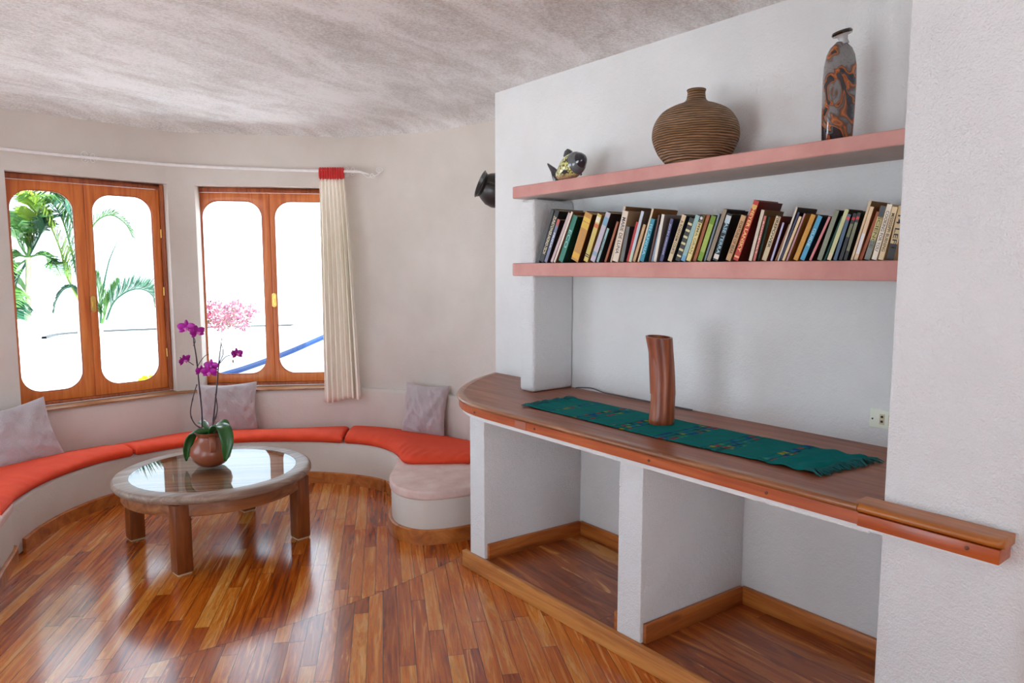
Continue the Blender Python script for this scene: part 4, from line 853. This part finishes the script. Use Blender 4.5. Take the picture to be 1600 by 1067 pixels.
# ------------------------------------------------------------------ books
K = (24, 22, 24); W_ = (214, 205, 190); CR = (206, 182, 146)
BK = [ # pxL,pxR at the shelf, top px, top py, dx recess, spine, boards, title, title colour, bands, label
(836, 841.5, 863, 328, .0, (66, 66, 68), (30, 28, 30), '', None, [], 'dark grey book with pale edge, leftmost on the book shelf'),
(842, 849, 872, 329, .0, (44, 42, 44), K, 'ZUNSTOWER-NONO-TECH', (226, 214, 180), [], 'black book with large cream serif capitals running down its spine, second from the left end'),
(849.5, 854, 873, 343, .004, (128, 134, 158), (40, 22, 24), 'FRIDA', (226, 230, 236), [(.86, 1, (190, 96, 84))], 'short blue-grey book with red top, beside the big black-lettered one'),
(859, 863, 892.5, 335, .0, (196, 172, 170), (60, 30, 28), '', None, [], 'thin pinkish white book left of the green one'),
(864.2, 867, 897.5, 334, .0, (222, 208, 196), (120, 70, 40), '', None, [], 'thinnest cream book pressed against the green one'),
(871, 878.5, 899, 337, .008, (44, 122, 104), (14, 50, 36), 'ECO', (150, 200, 190), [], 'green book with a broad dark green cover showing'),
(890.5, 902.5, 920, 333, .004, (190, 138, 62), (60, 30, 18), '', None, [(.05, .17, (220, 168, 50)), (.68, .80, (216, 176, 66)), (.82, .9, (222, 184, 70))], 'thick mustard hardback with yellow bands'),
(910.5, 917.5, 937, 335, .004, (204, 182, 96), (150, 100, 40), '', None, [(.72, .80, (206, 110, 60)), (.83, .95, (226, 218, 190)), (.1, .12, (60, 50, 30)), (.14, .16, (60, 50, 30))], 'pale yellow book with an orange and white band at its top'),
(921, 928.5, 950.5, 332, .0, (186, 178, 190), (40, 26, 26), '', None, [(.74, .9, (120, 160, 186)), (.12, .2, (140, 164, 184))], 'tall lilac-white book with blue band near the top'),
(931, 934.5, 950, 357, .004, (150, 182, 184), (26, 26, 24), 'ALICIA', (40, 60, 60), [], 'short thin pale teal book beside the lilac-white one'),
(943.5, 946.8, 965, 346.5, .006, (156, 84, 50), (54, 22, 22), '', None, [], 'small rust brown book left of the widest cream book'),
(953, 955.5, 979.5, 324, .012, (210, 190, 164), (110, 76, 44), '', None, [], 'tall thin cream book standing behind the widest cream one'),
(956, 965, 982.5, 331, .0, (222, 206, 188), (150, 124, 96), 'MARIE DE LUNA', (60, 54, 60), [], 'widest cream book in the left half, with small dark title'),
(968, 973.5, 981, 354, .006, (108, 110, 108), (44, 34, 40), '', None, [], 'short grey speckled book right of the widest cream book'),
(978, 982.3, 996, 347, .004, (172, 26, 28), (110, 14, 18), '', None, [], 'bright red short book in the left half'),
(982.8, 987, 1005, 330, .0, (186, 196, 208), (100, 86, 74), '', None, [(.0, .22, (190, 206, 180))], 'tall pale blue book right of the bright red one'),
(987.6, 991.8, 1007, 351, .006, (200, 166, 120), (120, 82, 50), '', None, [], 'short tan book right of the tall pale blue one'),
(995.5, 998, 1020, 326, .006, (226, 206, 174), (120, 76, 36), '', None, [], 'tall thin cream book with brown cover left of the turquoise one'),
(998.4, 1005, 1020, 342, .0, (48, 138, 162), (18, 60, 70), 'ISLANDIA', (150, 210, 222), [], 'turquoise book with pale title in the middle of the left half'),
(1013, 1016, 1030, 336, .01, (96, 58, 50), (40, 24, 20), '', None, [], 'thin dark brown book right of the turquoise one'),
(1017, 1020, 1033, 352, .008, (130, 150, 176), (60, 50, 46), '', None, [], 'short thin grey-blue book between brown and white ones'),
(1020.5, 1024.8, 1036, 335, .0, (222, 216, 202), (120, 110, 106), '', None, [], 'white book standing more upright than its neighbours'),
(1030, 1035, 1050, 342, .0, (70, 72, 110), (18, 16, 34), 'JOHN GRISHAM', (176, 178, 214), [], 'navy book with lavender capitals'),
(1042, 1048.6, 1069, 336, .0, (210, 186, 148), (24, 34, 48), 'A. ROSENHEIM COURTE', (50, 40, 34), [], 'cream book with black title right of the navy one'),
(1054, 1061.5, 1081, 341, .004, (46, 44, 40), (20, 22, 28), '', None, [(.1, .14, (206, 196, 150)), (.24, .29, (206, 196, 150)), (.39, .44, (206, 196, 150)), (.54, .59, (206, 196, 150)), (.69, .74, (206, 196, 150)), (.84, .89, (206, 196, 150))], 'black book with a column of cream ornaments'),
(1062.6, 1069.5, 1090.5, 336.5, .0, (146, 178, 176), (24, 24, 26), '', None, [(0, .12, (104, 160, 196))], 'pale teal book with blue foot'),
(1071, 1078, 1097.5, 336, .0, (222, 204, 136), (150, 110, 50), 'EMMA GRAN', (120, 120, 90), [(.84, 1, (28, 26, 26))], 'yellow-cream book with a black top carrying a white disc'),
(1082, 1086.8, 1107, 336, .002, (150, 80, 32), (90, 44, 20), '', None, [], 'orange-brown book left of the lime green one'),
(1088.5, 1096, 1115, 337.5, .0, (150, 172, 70), (40, 44, 24), '', None, [(.0, .2, (110, 150, 24)), (.82, 1, (104, 140, 20))], 'lime green book with darker green head and foot'),
(1099, 1102, 1123.5, 334.5, .006, (120, 134, 144), (40, 40, 44), '', None, [], 'thin slate blue book right of the lime green one'),
(1103, 1109, 1133, 327, .0, (140, 124, 104), (26, 24, 26), '', None, [], 'grey-tan book left of the thick black one'),
(1112.5, 1121, 1140, 334, .0, (24, 26, 34), (12, 12, 16), 'BASE TERRA', (156, 200, 216), [(.80, .96, (196, 200, 200)), (.04, .14, (206, 200, 190))], 'thick black book titled BASE TERRA in pale blue'),
(1132.5, 1140.5, 1162, 337, .0, (190, 150, 104), (130, 90, 56), 'FORTUNE OF BEAR', (70, 50, 34), [], 'tan book leaning on the big red one'),
(1144, 1152.5, 1182, 313.5, .0, (184, 48, 34), (90, 16, 16), 'MEYER LANSKY', (240, 206, 120), [(.05, .08, (236, 160, 110)), (.87, .93, (226, 176, 96))], 'big red hardback with gold capitals down its spine, left of the cream-grey book'),
(1169, 1174, 1192, 328, .0, (204, 190, 170), (120, 90, 56), '', None, [], 'cream-grey book right of the big red hardback'),
(1176, 1179.8, 1196.5, 337.5, .0, (186, 96, 84), (30, 60, 34), 'ROOSEVELT', (240, 214, 200), [], 'thin salmon red book with pale lettering'),
(1182.5, 1186, 1202, 339, .012, (30, 50, 40), (150, 100, 40), '', None, [], 'thin dark green book left of the FIREPOWER book'),
(1189, 1196.6, 1216.5, 338, .0, (204, 184, 146), (110, 40, 34), 'FIREPOWER', (30, 26, 26), [], 'cream book titled FIREPOWER in black'),
(1203, 1206, 1224, 348, .004, (176, 174, 206), (76, 20, 26), '', None, [], 'short thin lavender book with maroon cover'),
(1210, 1212.8, 1234.5, 351, .004, (150, 96, 60), (60, 30, 20), '', None, [], 'short thin brown book right of the lavender one'),
(1214.5, 1217, 1245.6, 324, .0, (206, 202, 190), (60, 56, 50), '', None, [], 'tall thin white book standing above its short neighbours'),
(1218.2, 1220.3, 1248.3, 332, .004, (50, 54, 90), (28, 28, 50), '', None, [], 'thin navy book with white edge'),
(1220.8, 1225, 1250.5, 338.5, .0, (216, 192, 150), (170, 140, 90), '', None, [], 'cream book right of the thin navy one'),
(1228, 1230.4, 1257.5, 334, .0, (172, 128, 136), (150, 100, 40), '', None, [], 'thin mauve book left of the mustard one'),
(1238, 1245.6, 1271, 335.5, .002, (196, 142, 44), (156, 96, 30), '', None, [], 'wide mustard yellow book in the right half'),
(1248.5, 1256, 1281.5, 337.5, .0, (66, 152, 188), (16, 40, 60), 'GUIDE', (170, 214, 226), [], 'sky blue book in the right half'),
(1263, 1267, 1296, 339, .004, (206, 128, 128), (70, 16, 24), '', None, [], 'thin pink book with maroon cover'),
(1275.6, 1283, 1307.5, 328.7, .0, (128, 134, 114), (18, 18, 22), '', None, [], 'tall grey-green book in the right half'),
(1286.5, 1289, 1316, 338, .012, (20, 84, 66), (16, 40, 34), '', None, [], 'thin dark green book right of the grey-green one'),
(1291, 1297.5, 1323.5, 327, .0, (196, 200, 148), (60, 70, 60), '', None, [(.0, .14, (214, 200, 160))], 'pale green-yellow book in the right half'),
(1301, 1306.5, 1327, 335, .0, (70, 96, 122), (14, 18, 30), '', None, [(.88, .95, (206, 70, 80))], 'slate blue book with red mark near its top'),
(1309.5, 1315, 1336, 333.5, .0, (26, 26, 30), (14, 14, 18), '', None, [(.86, .92, (190, 40, 50)), (.5, .78, (110, 112, 80))], 'black book with red head band, left of two alike'),
(1317, 1322.5, 1342.5, 332.5, .0, (24, 26, 28), (12, 12, 14), '', None, [(.86, .92, (190, 50, 60)), (.2, .8, (118, 120, 96))], 'black book with red head band, right of two alike'),
(1328, 1331.8, 1360, 314, .004, (216, 190, 150), (150, 118, 70), '', None, [], 'very tall tan book near the right end'),
(1333, 1339, 1362.5, 323, .0, (224, 196, 158), (160, 100, 60), '', None, [(.12, .5, (224, 224, 224))], 'cream book with a white label near the right end'),
(1341, 1346, 1372, 331, .008, (164, 82, 36), (120, 40, 20), '', None, [], 'orange-brown book near the right end'),
(1349, 1358, 1380.5, 322, .0, (196, 180, 120), (110, 110, 100), 'SCIENCE', (90, 92, 50), [(.80, 1, (70, 72, 76)), (0, .36, (120, 126, 124))], 'picture-covered book with a grey head and foot near the right end'),
(1360.5, 1369, 1393, 319.5, .0, (232, 222, 202), (206, 180, 140), 'COOKING FOR YOU', (90, 80, 70), [], 'wide white-cream book, third from the right end'),
(1371, 1379.5, 1400, 323.5, .002, (222, 198, 156), (210, 180, 130), 'MISSISSIPPI BURNING', (30, 26, 26), [], 'cream book with bold black title, second from the right end'),
(1384, 1396, 1410, 322, .006, (206, 180, 136), (200, 170, 120), '14 LEFT', (20, 18, 20), [(0, .3, (30, 26, 28))], 'cream and black book against the pillar, rightmost in the row'),
]
SHZ = 1.5225
def text_mesh(s, size):
    cu = bpy.data.curves.new('t', 'FONT'); cu.body = s; cu.size = size; cu.align_x = 'CENTER'; cu.align_y = 'CENTER'; cu.resolution_u = 3
    cu.offset = size*.012
    ob_ = bpy.data.objects.new('t', cu); C.objects.link(ob_); dg = bpy.context.evaluated_depsgraph_get(); dg.update()
    me = bpy.data.meshes.new_from_object(ob_.evaluated_get(dg)); bpy.data.objects.remove(ob_); bpy.data.curves.remove(cu); return me
info = []
for b in BK:
    xs = 2.305+b[4]
    yl = at_x(b[0], 411, xs).y; yr = at_x(b[1], 411, xs).y; tp = at_x(b[2], b[3], xs)
    base_c = (yl+yr)/2; tilt = math.atan2(base_c-tp.y, tp.z-SHZ); tilt = max(.05, min(.55, tilt))
    Lh = math.hypot(base_c-tp.y, tp.z-SHZ); t = max(.006, (yl-yr)*math.cos(tilt)-.0005)
    hgt = Lh - t*math.sin(tilt)*.5
    info.append([xs, yr, tilt, t, hgt])
nb = len(info)
# every book leans on the next one: keep them from cutting into each other
for i in range(nb-2, -1, -1):
    xs, yr, tl, t, h_ = info[i]; x2, r2, tl2, t2, h2 = info[i+1]
    l0 = r2+t2*math.cos(tl2); z0 = t2*math.sin(tl2)
    yr = max(yr, l0+math.tan(tl2)*z0+.0006)
    def gap_ok(tl):
        zt = min(h_*math.cos(tl), h2*math.cos(tl2)+z0)
        return all(yr-math.tan(tl)*z >= l0-math.tan(tl2)*(z-z0)+.0003 for z in (z0, (z0+zt)/2, zt))
    while not gap_ok(tl) and tl > .02: tl -= .002
    info[i] = [xs, yr, tl, t, h_]
GR = 'books on the lower pink shelf'
for i, (b, (xs, yr, tl, t, h_)) in enumerate(zip(BK, info)):
    wd = min(.24, max(.11, h_*.68)); wd = min(wd, XB-.004-xs)
    r0 = thing('book', b[10], 'book', (xs, yr, SHZ+.0003), (tl, 0, 0), GR)
    sm = mat_plain('book_spine_%d' % i, b[5], .5, var=.1, vscale=40); bmt = mat_plain('book_board_%d' % i, b[6], .45, var=.25, vscale=25)
    mats = [sm, bmt]; mb = MB(); th = .0018 if t > .01 else .001
    # spine slightly rounded on thick books
    mb.box(0, .003, 0, t, 0, h_, 0).box(.003, wd, 0, th, 0, h_, 1).box(.003, wd, t-th, t, 0, h_, 1)
    for z0, z1, col in b[9]:
        mats.append(mat_plain('book_band_%d_%d_%d' % col, col, .5)); mb.box(-.0004, .0006, .0003, t-.0003, z0*h_, z1*h_, len(mats)-1)
    mb.build('cover', mats, r0, local=True)
    MB().box(.003, wd-.003, th, t-th, .002, h_-.003).build('pages', PAGES, r0, local=True)
    if b[7]:
        L_ = h_*(.72 if len(b[7]) > 6 else .4)
        me = text_mesh(b[7], 1.0); xsz = max(v.co.x for v in me.vertices)-min(v.co.x for v in me.vertices); ysz = max(v.co.y for v in me.vertices)-min(v.co.y for v in me.vertices)
        sxx = L_/xsz; syy = min(t*.62, sxx*ysz*1.9)/ysz; sxx = min(sxx, syy*1.8) if len(b[7]) < 9 else sxx
        zc_ = h_*(.52 if b[7] not in ('FIREPOWER', 'ECO') else .66 if b[7] == 'FIREPOWER' else .5)
        for v in me.vertices:
            x, y = v.co.x*sxx, v.co.y*syy; v.co = Vector((-.0008, t/2-y*1.0, zc_-x))
        # text reads top to bottom: +x text -> down, +y text -> right of spine seen from the room (-y)
        for v in me.vertices: v.co.y = t - v.co.y if False else v.co.y
        me.materials.append(mat_plain('book_ink_%d' % i, b[8], .5, var=.0)); o_ = bpy.data.objects.new('title', me); C.objects.link(o_); o_.parent = r0
    if 'white disc' in b[10]:
        MB().lathe([(t*.3, 0), (t*.3, .0006)], 16, M=Matrix.Translation((-.0003, t/2, h_*.93)) @ Matrix.Rotation(-math.pi/2, 4, 'Y')).build('emblem', mat_plain('disc_white', (210, 208, 200), .5), r0, local=True)

# ------------------------------------------------------------------ outside
ter = MB(); ang_ = [math.radians(a) for a in range(-25, 206, 7)]
ter.prism([(-12, 5.6), (-.2, 5.6), (.22, 5.8), (1.2, 6.0), (2.2, 5.6), (3.2, 5.0), (3.6, 3.2), (16, 3.2), (14, 11.5), (7, 14.6), (2.5, 15.2), (-3, 14.5), (-10, 13)], -.2, .40)
struct(ter.build('terrace', OUTW))
struct(MB().box(-45, 45, -45, 45, -.3, -.13).build('ground', OUTW))
# low garden wall with dark coping
gw = thing('garden_wall', 'low curved white garden wall with a thin dark coping beyond the terrace', 'wall', (2, 11.5, .4))
gp_ = spline(V2([(.95, 11.2), (1.2, 11.72), (1.8, 11.85), (2.6, 11.7), (3.9, 11.35), (4.6, 11.0)]), 6)
MB().prism([tuple(p) for p in gp_]+[tuple(p) for p in offset(gp_, .25)[::-1]], .38, .56).build('wall_body', OUTW, gw)
MB().grid([[(p.x, p.y, .56), (p.x, p.y, .588), (q.x, q.y, .588), (q.x, q.y, .56)] for p, q in zip(offset(gp_, -.01), offset(gp_, .05))], closed=True).build('coping', OUTD, gw, smooth=True)
# near round white parapet on the left
pw = MB(); pc_ = spline(V2([(.05, 7.0), (.25, 7.55), (.7, 7.95), (1.4, 8.05), (2.0, 7.8), (2.6, 7.75)]), 6)
pw.prism([tuple(p) for p in pc_]+[tuple(p) for p in offset(pc_, .3)[::-1]], .38, .62)
tag(pw.build('parapet', OUTW, bevel=.03, bseg=3, angle=50), 'rounded white parapet on the terrace seen through the left window', 'parapet')
pc2 = spline(V2([(.62, 6.42), (.8, 6.28), (1.0, 6.22), (1.15, 6.24)]), 5)
tag(MB().tube([(p.x, p.y, .41+.0*i) for i, p in enumerate(pc2)], .012, 6).build('garden_hose', OUTD, smooth=True), 'thin grey hose lying on the terrace outside the left window', 'hose')
dm = MB().lathe([(1.3, 0), (1.25, .18), (1.05, .36), (.7, .5), (.3, .57), (.001, .58)], 40, (-.9, 9.9, .39))
tag(dm.build('white_dome', OUTW, smooth=True), 'low white dome behind the parapet in the left window', 'dome')
# sloping dome / ramp with blue painted band, right window
rp = thing('curved_ramp_wall', 'sloping white curved wall with a blue painted band in the right window', 'wall', (2.6, 6.5, .4))
ctl = spline([Vector(p) for p in ((1.60, 6.72, .40), (1.85, 6.75, .497), (2.08, 6.70, .56), (2.304, 6.61, .64), (2.52, 6.53, .725), (2.726, 6.448, .82), (3.0, 6.3, .95), (3.5, 6.0, 1.2))], 6)
rows = []
for p in ctl:
    rows.append([(p.x, p.y, .38), (p.x, p.y, p.z-.02), (p.x+.02, p.y+.04, p.z+.03), (p.x+.06, p.y+.16, p.z+.10), (p.x+.14, p.y+.38, p.z+.16), (p.x+.25, p.y+.7, p.z+.17), (p.x+.3, p.y+.8, .38)])
MB().grid(rows, closed=True).build('wall_body', OUTW, rp, smooth=True)
MB().grid([[(p.x-.006, p.y-.008, p.z-.028), (p.x-.006, p.y-.008, p.z+.0), (p.x+.015, p.y+.02, p.z+.024), (p.x+.02, p.y+.03, p.z-.02)] for p in ctl], closed=True).build('blue_band', OUTB, rp, smooth=True)
# plants
GRN = mat_plain('palm_green', (70, 118, 50), .5, var=.35, vscale=6); GRD = mat_plain('palm_dark_green', (34, 84, 60), .5, var=.3, vscale=6); TRK = mat_plain('palm_trunk', (196, 194, 160), .8, var=.25, vscale=20)
YEG = mat_plain('palm_yellow_green', (120, 150, 44), .5, var=.3, vscale=6)
def frond(par, pts, ll, seed, m, up_=(0, 0, 1), dens=58, droop=.35, one=False):
    rr = random.Random(seed); pts = spline([Vector(p) for p in pts], 10); k = len(pts); mb = MB()
    mb.tube(pts, [.012*(1-.75*i/(k-1)) for i in range(k)], 6)
    for i in range(dens):
        t = .12+.87*i/dens; q = t*(k-1); a = int(q); p = pts[a]+(pts[min(a+1, k-1)]-pts[a])*(q-a); d = (pts[min(a+1, k-1)]-pts[max(a-1, 0)]).normalized()
        U = Vector(up_); sd_ = d.cross(U).normalized(); nn_ = sd_.cross(d)
        L_ = ll*math.sin(math.pi*(.18+.78*t))**.6*rr.uniform(.85, 1.1)
        for s in (-1, 1):
            dr = (sd_*s*rr.uniform(.75, .95)+d*.55+nn_*rr.uniform(.1, .35)).normalized(); w = .011
            e1 = p+dr*L_*.5; e2 = p+dr*L_+Vector((0, 0, -droop*L_)); wv_ = d*w
            mb.add([p-wv_*.6, p+wv_*.6, e1+wv_, e1-wv_, e2], [(0, 1, 2, 3), (3, 2, 4)])
    o = mb.build('frond', m, par); return o
def palm(label, base, crown, fr_, m0, trunk_r=.05):
    t_ = thing('palm_tree', label, 'palm tree', tuple(base), group='palms on the terrace')
    k = 14; pts = [Vector(base)+(Vector(crown)-Vector(base))*(i/(k-1)) for i in range(k)]
    MB().tube(pts, [trunk_r*(1+.12*(i % 2))*(1.1-.35*i/k) for i in range(k)], 12).build('trunk', TRK, t_, smooth=True)
    for i, (pts_, ll, m, dr) in enumerate(fr_): frond(t_, pts_, ll, i, m, droop=dr)
    return t_
D1 = 8.4
def q(px, py, d=D1): return at_d(px, py, d)
palm('feathery palm with slim trunk at the left edge of the left window', (q(42, 560).x, q(42, 560).y, .4), q(44, 402), [
 ([q(44, 402), q(45, 370), q(45, 345), q(44, 325, 8.7)], .30, GRN, .25),
 ([q(44, 402), q(30, 380), q(20, 350), q(14, 335, 8.8)], .28, GRN, .3),
 ([q(44, 402), q(60, 372), q(74, 345), q(86, 335, 8.8)], .28, GRD, .3),
 ([q(44, 402), q(28, 400), q(10, 412), q(-8, 440, 8.0)], .3, GRN, .3),
 ([q(44, 404), q(24, 420), q(18, 450), q(14, 480, 8.0)], .28, GRN, .3),
 ([q(42, 408), q(26, 440), q(24, 470), q(30, 500, 8.2)], .22, GRD, .3),
 ([q(44, 402), q(54, 360), q(58, 320), q(50, 296, 8.8)], .3, YEG, .25),
 ([q(44, 402), q(66, 398), q(84, 410), q(96, 432, 8.0)], .2, GRN, .3)], GRN, .028)
palm('big palm with a long arching frond behind the middle of the left window', (q(122, 560).x, q(122, 560).y, .4), q(126, 470), [
 ([q(124, 470), q(104, 430), q(94, 390), q(72, 340), q(46, 310), q(24, 300)], .50, YEG, .45),
 ([q(126, 470), q(124, 400), q(112, 345), q(96, 310), q(78, 292, 8.2)], .46, GRD, .5),
 ([q(126, 470), q(132, 400), q(146, 352), q(172, 336), q(196, 350), q(208, 372)], .26, GRN, .1),
 ([q(126, 470), q(118, 420), q(100, 350), q(80, 315), q(56, 305, 8.0)], .44, GRN, .5),
 ([q(126, 470), q(116, 450), q(100, 452), q(88, 470), q(84, 490)], .14, GRD, .3)], GRN, .022)
palm('low palm with an upright arching frond in the right half of the left window', (q(158, 545).x, q(158, 545).y, .4), q(158, 505), [
 ([q(166, 500), q(178, 472), q(200, 455), q(222, 452), q(238, 462), q(241, 478)], .30, GRD, -.25),
 ([q(158, 505), q(156, 470), q(152, 445), q(146, 425)], .22, GRN, -.1),
 ([q(160, 505), q(168, 475), q(178, 455), q(186, 440)], .20, GRN, -.2),
 ([q(157, 505), q(160, 460), q(170, 410), q(183, 378)], .03, GRD, 0)], GRN, .018)
# bougainvillea
bg = thing('bougainvillea', 'pink flowering bougainvillea bush beyond the right window', 'shrub', (2.86, 9.58, .4))
bc = at_d(358, 494, 10.4); rr = random.Random(5)
PK = [mat_plain('bract_pink', (150, 40, 74), .6, var=.3, vscale=20), mat_plain('bract_magenta', (110, 20, 66), .6, var=.3, vscale=20), mat_plain('bract_pale', (190, 110, 120), .6), mat_plain('bush_leaf', (84, 70, 40), .6)]
mb = MB()
for i in range(1500):
    u = rr.uniform(-1, 1); v = rr.uniform(-1, 1); w = rr.uniform(-1, 1)
    if v < 0 and abs(u) > 1+.35*v: continue
    p = bc+rv*(u*.33+(.02 if v > 0 else -.02))+Vector((0, 0, v*.17+.05*math.sin(u*7)))+hv*w*.2
    a = Vector((rr.gauss(0, 1), rr.gauss(0, 1), rr.gauss(0, 1))).normalized(); b_ = a.orthogonal().normalized(); s = rr.uniform(.016, .032)
    mb.add([p-a*s, p-b_*s*.7, p+a*s, p+b_*s*.7], [(0, 1, 2, 3)], rr.choice([0, 0, 0, 1, 1, 2, 2, 3]))
o_ = mb.build('blossom', PK, bg); o_['kind'] = 'stuff'
mb = MB()
for i in range(7):
    p = Vector((bc.x+rr.uniform(-.05, .05), bc.y+rr.uniform(-.05, .05), .4)); mb.tube([p, p+Vector((rr.uniform(-.05, .05), 0, .2)), bc+rv*rr.uniform(-.25, .25)+Vector((0, 0, rr.uniform(-.05, .12)))], [.012, .008, .004], 6)
mb.build('branch', TRK, bg, smooth=True)
# yellow flower plant
yc = at_d(228, 590, 6.7); yp = thing('yellow_flower', 'small bright yellow flowering plant at the foot of the left window', 'flower', (yc.x, yc.y, .4))
YEL = mat_plain('yellow_petal', (226, 214, 40), .6, var=.2)
for dx, dz, s in ((0, 0, .05), (.05, .01, .035), (-.04, -.015, .035), (.12, .045, .03)):
    c = yc+rv*dx+Vector((0, 0, dz)); mb = MB()
    for k in range(14):
        a = k*2*math.pi/14; d = rv*math.cos(a)*.9+Vector((0, 0, 1))*math.sin(a)*.7-hv*.5; sd_ = d.cross(hv).normalized()
        mb.add([c, c+d*s*.5+sd_*s*.12, c+d*s, c+d*s*.5-sd_*s*.12], [(0, 1, 2, 3)])
    mb.build('blossom', YEL if dx < .1 else YEG, yp); MB().tube([Vector((yc.x+dx*.2, yc.y, .40)), c+Vector((0, 0, -.03)), c], .004, 6).build('stalk', GRN, yp)

# ------------------------------------------------------------------ light
w = bpy.data.worlds.new('sky'); sc.world = w; w.use_nodes = True; bgn = w.node_tree.nodes['Background']
bgn.inputs[0].default_value = (.68, .86, 1.0, 1); bgn.inputs[1].default_value = 2.8
su = bpy.data.lights.new('sun', 'SUN'); su.energy = 13.0; su.angle = .01; su.color = (1, .97, .93); so_ = bpy.data.objects.new('sun', su); C.objects.link(so_)
so_.rotation_euler = Vector((-.42, .45, -.9)).to_track_quat('-Z', 'Y').to_euler()
sc.view_settings.view_transform = 'Standard'; sc.view_settings.look = 'None'; sc.view_settings.gamma = 1; sc.view_settings.use_curve_mapping = False
sc.view_settings.exposure = 0.55
cy = sc.cycles; cy.use_denoising = True; cy.max_bounces = 12; cy.diffuse_bounces = 7; cy.glossy_bounces = 5; cy.transparent_max_bounces = 16; cy.caustics_reflective = False; cy.sample_clamp_indirect = 8
